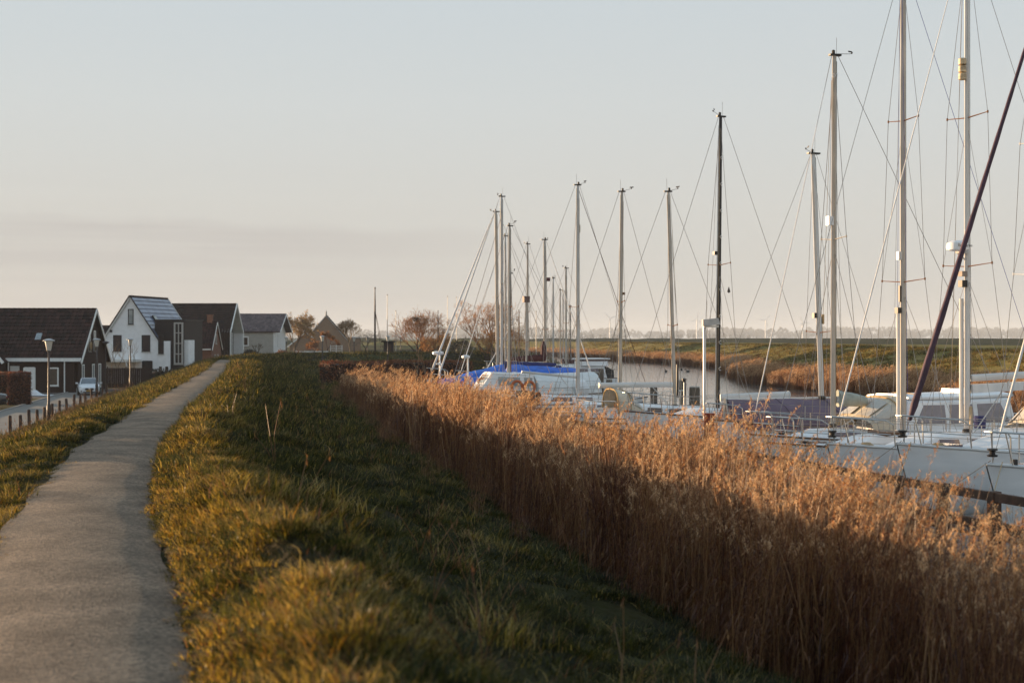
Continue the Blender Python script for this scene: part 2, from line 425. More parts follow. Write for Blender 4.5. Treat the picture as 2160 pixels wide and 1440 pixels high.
def soil_material():
    m = bpy.data.materials.new('grassland'); m.use_nodes = True
    N, L = m.node_tree.nodes, m.node_tree.links; b = N['Principled BSDF']; b.inputs['Roughness'].default_value = .95
    b.inputs['Specular IOR Level'].default_value = .1
    t = N.new('ShaderNodeTexCoord')
    def noise(s, d):
        n = N.new('ShaderNodeTexNoise'); n.inputs['Scale'].default_value = s; n.inputs['Detail'].default_value = d
        L.new(t.outputs['Object'], n.inputs['Vector']); return n
    def mix(f, a, c):
        x = N.new('ShaderNodeMix'); x.data_type = 'RGBA'; L.new(f, x.inputs[0])
        for k, q in ((6, a), (7, c)):
            if isinstance(q, tuple): x.inputs[k].default_value = q + (1,)
            else: L.new(q, x.inputs[k])
        return x.outputs[2]
    def ramp(n, a, c):
        r = N.new('ShaderNodeMapRange'); r.inputs[1].default_value = a; r.inputs[2].default_value = c; L.new(n.outputs[0], r.inputs[0]); return r.outputs[0]
    a = mix(ramp(noise(.35, 6), .35, .65), (.026, .026, .008), (.05, .036, .013))
    c = mix(ramp(noise(3.5, 6), .4, .7), a, (.018, .013, .006))
    d_ = mix(ramp(noise(.03, 3), .42, .6), c, (.085, .085, .026))
    dr = N.new('ShaderNodeAttribute'); dr.attribute_name = 'dry'; d_ = mix(dr.outputs['Fac'], d_, mix(ramp(noise(.6, 6), .38, .62), (.20, .16, .04), (.27, .20, .07)))
    dr = N.new('ShaderNodeAttribute'); dr.attribute_name = 'dike_shade'; d_ = mix(dr.outputs['Fac'], d_, mix(ramp(noise(.2, 6), .35, .65), (.040, .042, .022), (.062, .058, .032)))  # shade on the rear far dike's face, put into the ground colour
    L.new(d_, b.inputs['Base Color'])
    n2 = noise(9, 6); bp = N.new('ShaderNodeBump'); bp.inputs['Strength'].default_value = .8; bp.inputs['Distance'].default_value = .12
    L.new(n2.outputs[0], bp.inputs['Height']); L.new(bp.outputs[0], b.inputs['Normal'])
    return m
vv = (XX - far_x(YY)).ravel(); at_ = me.attributes.new('dry', 'FLOAT', 'POINT')
at_.data.foreach_set('value', (smooth(.5, 3, vv) * (1 - smooth(30, 45, vv)) * (YY.ravel() < 420)).astype(np.float32))
at_ = me.attributes.new('dike_shade', 'FLOAT', 'POINT'); at_.data.foreach_set('value', (smooth(40, 44, vv) * (1 - smooth(64, 70, vv)) * (YY.ravel() < 600)).astype(np.float32))
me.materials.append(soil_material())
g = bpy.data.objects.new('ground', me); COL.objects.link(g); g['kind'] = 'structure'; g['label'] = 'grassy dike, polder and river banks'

# --- offset helper along the dike line
def along(d0, d1, step):
    """points and right-hand normals on the dike line between two distances"""
    seg = np.hypot(*np.diff(DK, axis=0).T); s = np.concatenate([[0], np.cumsum(seg)])
    n = 2000; ss = np.linspace(0, s[-1], n); px_ = np.interp(ss, s, DK[:, 0]); py_ = np.interp(ss, s, DK[:, 1])
    i0 = int(np.argmax(py_ >= d0)); i1 = int(np.argmax(py_ >= d1))
    total = ss[i1] - ss[i0]; k = max(2, int(total / step))
    q = np.linspace(ss[i0], ss[i1], k); x = np.interp(q, s, DK[:, 0]); y = np.interp(q, s, DK[:, 1])
    tx = np.interp(q + 1.5, s, DK[:, 0]) - np.interp(q - 1.5, s, DK[:, 0]); ty = np.interp(q + 1.5, s, DK[:, 1]) - np.interp(q - 1.5, s, DK[:, 1])
    l = np.hypot(tx, ty); return x, y, ty / l, -tx / l

# --- footpath: worn gravelly asphalt on the dike crown
def path_material():
    m = M('worn_asphalt', (.21, .153, .110), rough=.9, var=.30, scale=1.6, spec=.25, detail=9)
    N, L = m.node_tree.nodes, m.node_tree.links; b = N['Principled BSDF']
    src = b.inputs['Base Color'].links[0].from_socket
    t = N.new('ShaderNodeTexCoord'); v = N.new('ShaderNodeTexVoronoi'); v.inputs['Scale'].default_value = 48
    L.new(t.outputs['Object'], v.inputs['Vector'])
    r = N.new('ShaderNodeValToRGB'); r.color_ramp.elements[0].color = (.35, .34, .33, 1); r.color_ramp.elements[1].color = (1.6, 1.52, 1.4, 1)
    sp_ = N.new('ShaderNodeSeparateColor'); L.new(v.outputs['Color'], sp_.inputs[0]); L.new(sp_.outputs[0], r.inputs[0])
    x = N.new('ShaderNodeMix'); x.data_type = 'RGBA'; x.blend_type = 'MULTIPLY'; x.inputs[0].default_value = .8
    L.new(src, x.inputs[6]); L.new(r.outputs[0], x.inputs[7]); L.new(x.outputs[2], b.inputs['Base Color'])
    bp = N.new('ShaderNodeBump'); bp.inputs['Strength'].default_value = .5; bp.inputs['Distance'].default_value = .008
    L.new(v.outputs['Distance'], bp.inputs['Height']); L.new(bp.outputs[0], b.inputs['Normal'])
    return m
x, y, nx_, ny_ = along(-20, 121, .35)
cols = np.array([-1.42, -1.15, -.7, -.25, .05]); camb = np.array([-.02, .012, .03, .012, -.02])
V = []; Fc = []
for i in range(len(x)):
    for c, cz in zip(cols, camb):
        wv = .05 * math.sin(y[i] * 1.9 + c * 3) * (abs(c + .7) > .6)
        V.append((x[i] + nx_[i] * (c + wv), y[i] + ny_[i] * (c + wv), cz + .012 * math.sin(y[i] * .6 + c)))
# the path's end dips off the crown towards the houses
ex, ey = x[-1], y[-1]
for k, (ax, ay, rx, ry) in enumerate([(-24.4, 126, .93, .36), (-27.4, 131, .6, .8), (-32, 133.5, .3, .95), (-37, 134.5, .1, 1)]):
    for c in cols:
        qx, qy = ax + rx * c, ay + ry * c; V.append((qx, qy, gz(qx, qy) + .03))
rows = len(V) // 5
for i in range(rows - 1):
    for j in range(4): Fc.append((i * 5 + j, i * 5 + j + 1, i * 5 + j + 6, i * 5 + j + 5))
b_ = MB(); b_.add(V, Fc); o = b_.build('footpath', path_material(), smooth=True, kind='structure', label='narrow worn asphalt footpath along the dike crown')

# --- street at the foot of the dike, with a kerb, verge and parking apron
paving = M('grey_street_paving', (.20, .178, .155), rough=.85, var=.12, scale=.8, bump=.3, bscale=12)
kerbm = M('concrete_kerb', (.27, .25, .23), rough=.85, var=.15, scale=3)
apron = M('dark_clinker_paving', (.085, .066, .055), rough=.9, var=.2, scale=1.5, bump=.4, bscale=14)
def ribbon(name, d0, d1, u0, u1, z, m, label, step=2.0, thick=.0):
    x, y, a, c = along(d0, d1, step); V = []; Fc = []
    for i in range(len(x)):
        for u in (u0, u1):
            V.append((x[i] + a[i] * u, y[i] + c[i] * u, z))
    for i in range(len(x) - 1): Fc.append((2 * i, 2 * i + 1, 2 * i + 3, 2 * i + 2))
    b = MB()
    if thick:
        top = [(p[0], p[1], p[2]) for p in V]; bot = [(p[0], p[1], p[2] - thick) for p in V]
        n = len(V); b.add(top + bot, Fc + [(i, i + 2, i + 2 + n, i + n) for i in range(0, n - 2)])
    else: b.add(V, Fc)
    return b.build(name, m, kind='structure', label=label)
ribbon('street', 20, 128, -14.6, -10.75, -2.925, paving, 'narrow paved street below the dike')
ribbon('kerb', 20, 128, -14.75, -14.6, -2.86, kerbm, 'concrete kerb along the far edge of the street', thick=.12)
b_ = MB()
def sheet(name, poly, z, m, label):
    b = MB(); b.add([(p[0], p[1], z) for p in poly], [tuple(range(len(poly)))]); return b.build(name, m, kind='structure', label=label)
sheet('driveway', [(-75, 113), (-31, 113), (-33.2, 125.9), (-36.6, 135), (-75, 135)], -2.934, apron, 'dark clinker apron in front of the dark house')
sheet('side_street', [(-80, 80), (-39.5, 80), (-29.2, 87), (-32.3, 89.5), (-80, 99)], -2.938, paving, 'paved side street joining the street')
# --- water
def water_material():
    m = bpy.data.materials.new('harbour_water'); m.use_nodes = True
    N, L = m.node_tree.nodes, m.node_tree.links; b = N['Principled BSDF']
    b.inputs['Base Color'].default_value = (.17, .16, .145, 1); b.inputs['Roughness'].default_value = .05
    b.inputs['IOR'].default_value = 1.9; b.inputs['Specular IOR Level'].default_value = .5
    t = N.new('ShaderNodeTexCoord'); mp_ = N.new('ShaderNodeMapping'); mp_.inputs['Scale'].default_value = (.5, 1.0, 1)
    n = N.new('ShaderNodeTexNoise'); n.inputs['Scale'].default_value = 2.6; n.inputs['Detail'].default_value = 4
    L.new(t.outputs['Object'], mp_.inputs[0]); L.new(mp_.outputs[0], n.inputs['Vector'])
    bp = N.new('ShaderNodeBump'); bp.inputs['Strength'].default_value = .42; bp.inputs['Distance'].default_value = .05
    L.new(n.outputs[0], bp.inputs['Height']); L.new(bp.outputs[0], b.inputs['Normal'])
    return m
V = []; Fc = []
lx = lambda y: float(np.interp(y, [-24, 119, 135, 160, 175, 235, 300, 370, 450], [7.5, -17, -18, -14, 2, 3, -6, -25, -75]))
wy = list(np.arange(-24, 400, 4.0))
for i, y_ in enumerate(wy):
    L0 = lx(y_); R0 = float(far_x(y_)) + 3
    if y_ < 119: L0 = float(np.interp(y_, DK[:, 1][:60], DK[:, 0][:60])) + 7.4
    for k in range(9): V.append((L0 + (R0 - L0) * k / 8, y_, WZ))
for i in range(len(wy) - 1):
    for k in range(8): Fc.append((i * 9 + k, i * 9 + k + 1, i * 9 + k + 10, i * 9 + k + 9))
b_ = MB(); b_.add(V, Fc); b_.build('water', water_material(), smooth=True, kind='structure', label='still pale harbour water between reed banks')

# ------------------------------------------------------------------ grass
hid = bpy.data.collections.new('grass_kinds'); hid_r = bpy.data.collections.new('reed_kinds')
grass_green = leafmat('grass_green', [(.008, .010, .002), (.023, .026, .005), (.050, .050, .008), (.12, .105, .025)], trans=.38, gloss=.022, rough=.4)
grass_gold = leafmat('grass_gold', [(.20, .135, .022), (.32, .22, .042), (.48, .34, .09), (.28, .15, .035)], trans=.42, gloss=.05)
dead_leaf = leafmat('dead_leaf', [(.16, .06, .02), (.24, .10, .035), (.30, .17, .07), (.10, .045, .02)], trans=.25, gloss=.04)
def tuft(name, seed, n, rad, h0, h1, w, lean, gold, segs=3):
    r = random.Random(seed); b = MB()
    for i in range(n):
        a = r.uniform(0, 6.283); q = rad * math.sqrt(r.random()); x, y = q * math.cos(a), q * math.sin(a)
        h = r.uniform(h0, h1) * (1 - .35 * (q / rad) ** 2); g = a + r.gauss(0, .9); ln = lean * r.uniform(.3, 1.3)
        dx, dy = math.cos(g), math.sin(g); sx, sy = -dy, dx
        if r.random() < .5: sx, sy = math.cos(g + 1), math.sin(g + 1)
        ww = w * r.uniform(.6, 1.3)
        b.cur = 0 if r.random() > gold else (1 if r.random() < .8 else 2)
        pts = []
        for k in range(segs + 1):
            t = k / segs; f = ln * h * t ** 1.9; z = h * (t - .28 * ln * t * t)
            wk = ww * (1 - t ** 1.6) * .5
            c = (x + dx * f, y + dy * f, z)
            if k < segs: pts += [(c[0] - sx * wk, c[1] - sy * wk, z), (c[0] + sx * wk, c[1] + sy * wk, z)]
            else: pts.append(c)
        fs = [(2 * k, 2 * k + 1, 2 * k + 3, 2 * k + 2) for k in range(segs - 1)] + [(2 * segs - 2, 2 * segs - 1, 2 * segs)]
        b.add(pts, fs)
    o = bpy.data.objects.new(name, b.mesh(name, [grass_green, grass_gold, dead_leaf])); hid.objects.link(o)
# order by name: a = fine near turf, b = long verge grass, c = coarse far turf, d = litter, e = lush clover-like
for k in range(4): tuft('a%d' % k, 10 + k, 75, .18, .03, .115, .007, 1.25, .07)
for k in range(4): tuft('b%d' % k, 30 + k, 80, .15, .06, .20, .0065, 1.05, .62)
for k in range(3): tuft('c%d' % k, 50 + k, 46, .24, .10, .26, .016, .8, .16, 2)
for k in range(3): tuft('d%d' % k, 70 + k, 30, .16, .04, .16, .012, 1.5, .95)
for k in range(3): tuft('g%d' % k, 130 + k, 85, .20, .05, .16, .0075, 1.1, .07)
for k in range(3): tuft('h%d' % k, 150 + k, 95, .16, .02, .10, .0065, 1.4, .75)
for k in range(3): tuft('e%d' % k, 90 + k, 46, .24, .09, .27, .016, 1.0, .6, 2)
for k in range(3):
    r = random.Random(110 + k); b = MB(); b.cur = 2
    for q in range(3):
        h_ = r.uniform(.35, .75); a_ = r.uniform(0, 6.28); l_ = r.uniform(.1, .35)
        b.tube([(.05 * q, 0, 0), (.05 * q + math.cos(a_) * l_ * .3, math.sin(a_) * l_ * .3, h_ * .55), (.05 * q + math.cos(a_) * l_, math.sin(a_) * l_, h_)], [.005, .004, .003], 3, cap=False)
        for j in range(5):
            p_ = Vector((.05 * q + math.cos(a_) * l_, math.sin(a_) * l_, h_ - .02 * j)); b.add([p_, p_ + Vector((r.gauss(0, .006) + .003, r.gauss(0, .006), .03)), p_ + Vector((r.gauss(0, .012), r.gauss(0, .012), .055)), p_ + Vector((r.gauss(0, .006) - .003, r.gauss(0, .006), .03))], [(0, 1, 2, 3)])
    o = bpy.data.objects.new('f%d' % k, b.mesh('f%d' % k, [grass_green, grass_gold, dead_leaf])); hid.objects.link(o)
rng = np.random.default_rng(11)
GP, GR, GS, GI = [], [], [], []
def sow(x, y, kind, smin, smax, zs=1.0):
    n = len(x)
    if not n: return
    z = ground_z(x, y) - .015
    GP.append(np.stack([x, y, z], -1))
    GR.append(np.stack([rng.normal(0, .12, n), rng.normal(0, .12, n), rng.uniform(0, 6.283, n)], -1))
    s = rng.uniform(smin, smax, n); GS.append(np.stack([s, s, s * zs * rng.uniform(.8, 1.2, n)], -1))
    k0, k1 = {'a': (0, 4), 'b': (4, 8), 'c': (8, 11), 'd': (11, 14), 'e': (14, 17), 'f': (17, 20), 'g': (20, 23), 'h': (23, 26)}[kind]
    GI.append(rng.integers(k0, k1, n))
def band(d0, d1, u0, u1, dens):
    """random ground points beside the dike line"""
    x, y, a, c = along(d0, d1, .5); n = int((d1 - d0) * 1.02 * (u1 - u0) * dens)
    i = rng.uniform(0, len(x) - 1.001, n); k = i.astype(int); f = i - k; u = rng.uniform(u0, u1, n)
    X = x[k] * (1 - f) + x[k + 1] * f + (a[k]) * u; Y = y[k] * (1 - f) + y[k + 1] * f + c[k] * u
    ok = np.abs(X / np.maximum(Y, 1)) < .42
    return X[ok], Y[ok], u[ok]
def inframe(X, Y, m=.03): return (np.abs(X) < (.36 + m) * Y + 1.2)
# water-side slope
for d0, d1, dens, kind, s0, s1 in ((5, 16, 70, 'a', .8, 1.5), (16, 30, 48, 'a', 1.0, 1.9), (30, 55, 22, 'c', .8, 1.4), (55, 90, 11, 'c', 1.1, 1.9), (90, 150, 5, 'c', 1.6, 2.6)):
    X, Y, u = band(d0, d1, .25, 8.2, dens); k = inframe(X, Y); X, Y, u = X[k], Y[k], u[k]
    pn = fnoise(X * 1.1, Y * 1.1, 31); k = rng.random(len(X)) < np.clip(.15 + 2.6 * (pn - .35), .18, 1)
    sow(X[k], Y[k], kind, s0, s1)
    # rougher taller clumps scattered over the slope
    X, Y, u = band(d0, d1, .3, 7.5, dens * .22); k = inframe(X, Y); X, Y = X[k], Y[k]
    pn = fnoise(X * .8 + 7, Y * .8, 33); k = pn > .64
    sow(X[k], Y[k], 'b' if kind == 'a' else 'e', s0 * .7, s1 * .85)
    X, Y, u = band(d0, d1, .9, 7.8, dens * .30); k = inframe(X, Y); X, Y = X[k], Y[k]
    pn = fnoise(X * 1.25 + 3, Y * 1.25, 37, 2); k = pn > .52
    sow(X[k], Y[k], 'g', s0 * (.9 if kind == 'a' else 1.5), s1 * (1.0 if kind == 'a' else 1.7))
# long grass beside the path on both sides, in clumps that leave gaps for the sun
for d0, d1, dens, kind, s0, s1 in ((4, 18, 75, 'b', .6, 1.15), (18, 34, 45, 'b', .7, 1.3), (34, 70, 16, 'e', .7, 1.1), (70, 121, 8, 'e', 1.0, 1.5)):
    X, Y, u = band(d0, d1, .0, 1.3, dens); k = inframe(X, Y); X, Y, u = X[k], Y[k], u[k]
    pn = fnoise(X * .75, Y * .75, 41); k = (pn > (.53 if d0 < 34 else .43)) & (u > .2 + .25 * vnoise(Y * 1.4, Y * 0, 43))
    sow(X[k], Y[k], kind, s0 * (1.05 if d0 < 30 else 1), s1 * (1.15 if d0 < 30 else 1), .9)
    if kind == 'b':
        X, Y, u = band(d0, d1, .15, 1.5, dens); k = inframe(X, Y) & (fnoise(X * .9, Y * .9, 42) > .38); sow(X[k], Y[k], 'h', .8, 1.4)
    X, Y, u = band(d0, d1, -.2, .1, dens * .5); k = inframe(X, Y) & (fnoise(X * 1.7, Y * 1.7, 44) > .5 + np.clip(-u, 0, 1) * .9); sow(X[k], Y[k], 'h' if kind == 'b' else 'e', .5 if kind == 'b' else .4, .9 if kind == 'b' else .6)
    X, Y, u = band(d0, d1, -1.5, -1.15, dens * .4); k = inframe(X, Y, .1) & (fnoise(X * 1.7, Y * 1.7, 46) > .5 + np.clip(u + 1.35, 0, 1) * .9); sow(X[k], Y[k], 'h' if kind == 'b' else 'e', .5 if kind == 'b' else .4, .9 if kind == 'b' else .6)
    X, Y, u = band(d0, d1, .06, .34, dens * 1.3); k = inframe(X, Y); sow(X[k], Y[k], 'a' if kind == 'b' else 'c', s0 * .75, s1 * .8)
    X, Y, u = band(d0, d1, .04, .3, dens * .4); k = inframe(X, Y); sow(X[k], Y[k], 'd' if kind == 'b' else 'e', s0 * .7, s1 * .7, .7)
    X, Y, u = band(d0, d1, -3.6, -1.3, dens); k = inframe(X, Y, .1); X, Y, u = X[k], Y[k], u[k]
    pn = fnoise(X * .7, Y * .7, 45); k = (pn > (.60 if d0 < 18 else .52)) & (u < -1.36 - .28 * vnoise(Y * 1.2, Y * 0, 47))
    sow(X[k], Y[k], kind, s0 * .85, s1 * .95)
    X, Y, u = band(d0, d1, -3.8, -1.5, dens * .8); k = inframe(X, Y, .1); sow(X[k], Y[k], 'a' if kind == 'b' else 'c', s0, s1 * 1.1)
X, Y, u = band(6, 60, .3, 7.0, .13); sow(X, Y, 'f', .6, 1.2)
X, Y, u = band(30, 110, -9.8, -7.5, 1.6); sow(X, Y, 'f', .8, 1.3)
X, Y, u = band(30, 120, -10.0, -7.5, 4.0); sow(X, Y, 'e', .8, 1.2, 1.1)
for px_, py_, z_, sp_, n_ in ((1060, 1425, -.55, .5, 12), (700, 1130, -.45, .5, 9), (715, 1330, -.4, .4, 8), (40, 1050, -.05, .5, 22), (20, 1100, -.05, .4, 14), (620, 1180, -.2, .4, 6), (930, 1250, -.8, .3, 4)):
    d0_ = (EYE - z_) * F / (py_ - 712); X = PX(px_, d0_) + rng.normal(0, sp_ * .6, n_); Y = d0_ + rng.normal(0, sp_, n_)
    q = dike_u(X, Y); q = (q > .2) | (q < -1.6); sow(X[q], Y[q], 'b', 1.2, 2.1, 1.2)
# street-side slope
for d0, d1, dens, s0, s1 in ((18, 60, 14, 1.0, 1.6), (60, 127, 6, 1.3, 2.1)):
    X, Y, u = band(d0, d1, -10.3, -3.2, dens); k = inframe(X, Y, .05); X, Y = X[k], Y[k]
    sow(X, Y, 'c', s0, s1); k = fnoise(X * .6, Y * .6, 49) > .55; sow(X[k], Y[k], 'e', s0 * .8, s1 * .9)
# dike round the end of the basin
X = rng.uniform(-34, 6, 5200); Y = rng.uniform(119, 205, 5200); u = dike_u(X, Y); k = (u > -9) & (u < 11); sow(X[k], Y[k], 'c', 1.8, 3.0, .8)
k2 = k & (fnoise(X * .3, Y * .3, 51) > .58); sow(X[k2], Y[k2], 'e', 1.6, 2.6, .8)
# far bank: rough tussocks up the slope
Y = rng.uniform(60, 300, 15000) ; v = rng.uniform(3.2, 16, 15000); X = far_x(Y) + v
k = (rng.random(15000) < np.clip(90 / Y, .25, 1)) & inframe(X, Y); X, Y = X[k], Y[k]
q = rng.random(len(X)) < .16; sow(X[q], Y[q], 'c', 1.2, 2.4, .7); k = (fnoise(X * .25, Y * .25, 53) > .36) & ~q; sow(X[k], Y[k], 'e', 1.1, 2.1, .6)
scatter('grass', np.concatenate(GP), np.concatenate(GR), np.concatenate(GS), np.concatenate(GI), hid, 'rough winter grass in green and golden tussocks over the dike', 'grass')

# ------------------------------------------------------------------ reeds
reed_stem = leafmat('reed_stem', [(.07, .017, .008), (.20, .072, .026), (.46, .25, .10), (.10, .023, .010)], trans=.2, gloss=.05)
reed_plume = leafmat('reed_plume', [(.34, .16, .075), (.58, .36, .19), (.74, .53, .33), (.64, .40, .21), (.28, .12, .05)], trans=.45, gloss=.02)
reed_leaf = leafmat('reed_leaf', [(.07, .017, .008), (.16, .052, .020), (.30, .14, .052), (.05, .012, .006)], trans=.35, gloss=.04)
def reed_clump(name, seed, n, rad, h0, h1, sides=3, plume=26, leaves=4, wk=1.0, bare=.12):
    r = random.Random(seed); b = MB()
    for i in range(n):
        a = r.uniform(0, 6.283); q = rad * math.sqrt(r.random()); x0, y0 = q * math.cos(a), q * math.sin(a)
        h = r.uniform(h0, h1); lx_, ly_ = r.gauss(.10, .12) * h, r.gauss(-.02, .10) * h; cv = r.uniform(.6, 1.6)
        ax = lambda t: Vector((x0 + lx_ * (.35 * t + .65 * t ** (1 + cv)), y0 + ly_ * (.35 * t + .65 * t ** (1 + cv)), h * t))
        b.cur = 0; rs = .0042 * wk * r.uniform(.8, 1.2)
        b.tube([ax(0), ax(.33), ax(.66), ax(1)], [rs * 1.2, rs, rs * .8, rs * .4], sides, cap=False)
        b.cur = 2
        for k in range(leaves):
            t = r.uniform(.12, .82); p = ax(t); g = r.uniform(0, 6.283); L_ = r.uniform(.22, .48); up = r.uniform(.1, .8)
            dx, dy = math.cos(g), math.sin(g); w = r.uniform(.006, .013) * wk; sx, sy = -dy * w / 2, dx * w / 2
            m_ = p + Vector((dx * L_ * .45, dy * L_ * .45, L_ * .35 * up)); e_ = p + Vector((dx * L_ * .9, dy * L_ * .9, L_ * (.3 * up - .35)))
            b.add([p + Vector((-sx * .4, -sy * .4, 0)), p + Vector((sx * .4, sy * .4, 0)), m_ + Vector((sx, sy, .002)), m_ - Vector((sx, sy, 0)), e_], [(0, 1, 2, 3), (3, 2, 4)])
        if r.random() < bare: continue
        b.cur = 1; g0 = r.gauss(.2, .9); PL = r.uniform(.16, .27)
        for k in range(plume):
            t = k / plume; p = ax(1) + Vector((lx_ * .3 * (t - .3), ly_ * .3 * (t - .3), (t - .45) * PL)) + Vector((math.cos(g0), math.sin(g0), 0)) * .05 * t * t
            g = g0 + r.gauss(0, 1.5); L_ = PL * (.46 * (1 - t) + .16) * r.uniform(.6, 1.2)
            dx, dy = math.cos(g), math.sin(g); w = .010 * wk * r.uniform(.7, 1.4); sx, sy = -dy * w / 2, dx * w / 2
            m_ = p + Vector((dx * L_ * .35, dy * L_ * .35, L_ * .55)); e_ = p + Vector((dx * L_ * .72, dy * L_ * .72, L_ * .22))
            b.add([p, m_ + Vector((sx, sy, 0)), e_, m_ - Vector((sx, sy, 0))], [(0, 1, 2, 3)])
    o = bpy.data.objects.new(name, b.mesh(name, [reed_stem, reed_plume, reed_leaf])); hid_r.objects.link(o)
for k in range(7): reed_clump('a%d' % k, 200 + k, 12, .19, 1.55, 2.35, plume=17, bare=.40, leaves=4)
for k in range(5): reed_clump('b%d' % k, 230 + k, 12, .32, 1.6, 2.2, sides=3, plume=17, leaves=3, wk=2.4)   # seen from far
for k in range(4): reed_clump('c%d' % k, 260 + k, 16, .22, .5, 1.5, plume=0, leaves=7, bare=1)                # broken and leafy undergrowth
RP, RR, RS, RI = [], [], [], []
def plant(x, y, k0, k1, smin, smax, zmin=None, lean=.05):
    n = len(x); z = ground_z(x, y, False)
    z = np.maximum(z, WZ - .35) - .03
    RP.append(np.stack([x, y, z], -1)); RR.append(np.stack([rng.normal(0, lean, n), rng.normal(.02, lean, n), rng.normal(0, .5, n)], -1))
    s = rng.uniform(smin, smax, n); RS.append(np.stack([s, s, s], -1)); RI.append(rng.integers(k0, k1, n))
def outer(Y):   # width of the reed bed beyond the foot of the slope
    return np.interp(Y, [5, 13, 18, 24, 30, 42, 58, 78, 84], [1.2, 1.35, 2.0, 2.7, 2.6, 2.0, 1.8, 2.0, 1.2])
for d0, d1, dens in ((5, 22, 24), (22, 45, 18), (45, 84, 12)):
    X, Y, u = band(d0, d1, 5.2, 9.8, dens); w = outer(Y)
    edge = np.interp(Y, [8, 14, 22, 34], [5.5, 5.75, 6.2, 6.5]) + .5 * (fnoise(Y * .8, Y * 0, 61) - .5)
    k = (u > edge) & (u < 6.4 + w + .7 * (fnoise(Y * .45, Y * 0 + 3, 63) - .5)) & inframe(X, Y, .06)
    X, Y, u = X[k], Y[k], u[k]
    plant2 = u > 6.3 + outer(Y) * .72; inn = ~plant2; far_ = rng.random(len(X)) < np.interp(Y, [26, 48], [0, .7]); hh_ = np.interp(Y, [10, 16, 19, 22, 32, 45, 60, 84], [.86, .95, 1.05, 1.04, 1.0, .92, .80, .76]); hp = (.79 + .62 * (fnoise(X * .7, Y * .7, 69) - .5)) * rng.uniform(.86, 1.14, len(X))
    for q_, a_, b_ in ((inn & ~far_, 0, 7), (inn & far_, 7, 12)): plant(X[q_], Y[q_], a_, b_, hp[q_] * hh_[q_] * .93, hp[q_] * hh_[q_] * 1.16, lean=.08)
    k3 = plant2 & (rng.random(len(X)) < .42) & ((Y > 26) | (rng.random(len(X)) < .7)); plant(X[k3], Y[k3], 0, 7, .70, 1.02, lean=.11); q = rng.random(len(X)) < .55; plant(X[q] + .05, Y[q], 12, 16, .7, 1.1)
# loose outliers standing in the shallows in front of the boats, and stray stems on the slope's foot
X, Y, u = band(20, 36, 8.0, 10.0, 1.8); k = fnoise(X * .6, Y * .6, 71) > .42; plant(X[k], Y[k], 0, 7, .70, 1.0, lean=.1)
X, Y, u = band(15, 24, 7.4, 9.8, .8); plant(X, Y, 0, 7, .80, 1.08, lean=.1)
X, Y, u = band(9, 60, 8.4, 11.0, 1.6); k = fnoise(X * .6, Y * .6, 65) > .5; plant(X[k], Y[k], 0, 7, .66, .95, lean=.11)
X, Y, u = band(10, 80, 5.2, 6.6, 1.0); k = rng.random(len(X)) < .5; plant(X[k], Y[k], 12, 16, .5, .8)
# far bank
Y = np.concatenate([rng.uniform(56, 130, 5200), rng.uniform(130, 310, 6500)]); v = rng.uniform(-.7, 5.2, len(Y)); X = far_x(Y) + v
wv = 1.3 + 2.4 * fnoise(Y * .09, Y * 0, 67) * np.interp(Y, [60, 110, 200], [1.1, 1.0, .8])
k = (v < wv) & inframe(X, Y); X, Y = X[k], Y[k]
plant(X, Y, 7, 12, .42, .70, lean=.08); q = rng.random(len(X)) < .15; plant(X[q], Y[q], 12, 16, .6, .9, lean=.1)
k = Y > 60; k &= rng.random(len(X)) < .12; plant(X[k] + 2.0, Y[k], 12, 16, .6, 1.1)
scatter('reeds', np.concatenate(RP), np.concatenate(RR), np.concatenate(RS), np.concatenate(RI), hid_r, 'dry golden brown common reed along both water edges', 'reeds')
# ------------------------------------------------------------------ houses
def brickmat(name, c1, c2, mortar, sc=4.0):
    m = bpy.data.materials.new(name); MATS[name] = m; m.use_nodes = True
    N, L = m.node_tree.nodes, m.node_tree.links; b = N['Principled BSDF']; b.inputs['Roughness'].default_value = .9
    b.inputs['Specular IOR Level'].default_value = .2
    t = N.new('ShaderNodeTexCoord'); sp_ = N.new('ShaderNodeSeparateXYZ'); ad_ = N.new('ShaderNodeMath'); cb = N.new('ShaderNodeCombineXYZ')
    L.new(t.outputs['Object'], sp_.inputs[0]); L.new(sp_.outputs['X'], ad_.inputs[0]); L.new(sp_.outputs['Y'], ad_.inputs[1])
    L.new(ad_.outputs[0], cb.inputs['X']); L.new(sp_.outputs['Z'], cb.inputs['Y'])
    br_ = N.new('ShaderNodeTexBrick'); br_.inputs['Scale'].default_value = sc
    br_.inputs['Color1'].default_value = c1 + (1,); br_.inputs['Color2'].default_value = c2 + (1,); br_.inputs['Mortar'].default_value = mortar + (1,)
    br_.inputs['Mortar Size'].default_value = .012; L.new(cb.outputs[0], br_.inputs['Vector'])
    L.new(br_.outputs['Color'], b.inputs['Base Color'])
    return m
brick_dark = brickmat('dark_brick', (.028, .014, .011), (.042, .021, .016), (.05, .038, .032))
brick_red = brickmat('red_brick', (.17, .075, .05), (.21, .095, .06), (.2, .17, .14))
brick_tan = brickmat('old_tan_brick', (.26, .16, .10), (.31, .20, .13), (.28, .23, .18))
white_plaster = M('white_brickwork', (.86, .86, .86), rough=.8, var=.05, scale=2, bump=.15, bscale=30)
pale_plaster = M('pale_plaster', (.55, .53, .49), rough=.85, var=.06, scale=1)
sid_grey = M('greige_siding', (.43, .40, .35), rough=.75, var=.06, scale=3)
sid_white = M('white_siding', (.70, .70, .69), rough=.7, var=.05, scale=3)
clad_dark = M('dark_cladding', (.016, .009, .009), rough=.6, var=.25, scale=3)
trim_white = M('white_trim', (.80, .79, .76), rough=.5, var=.05)
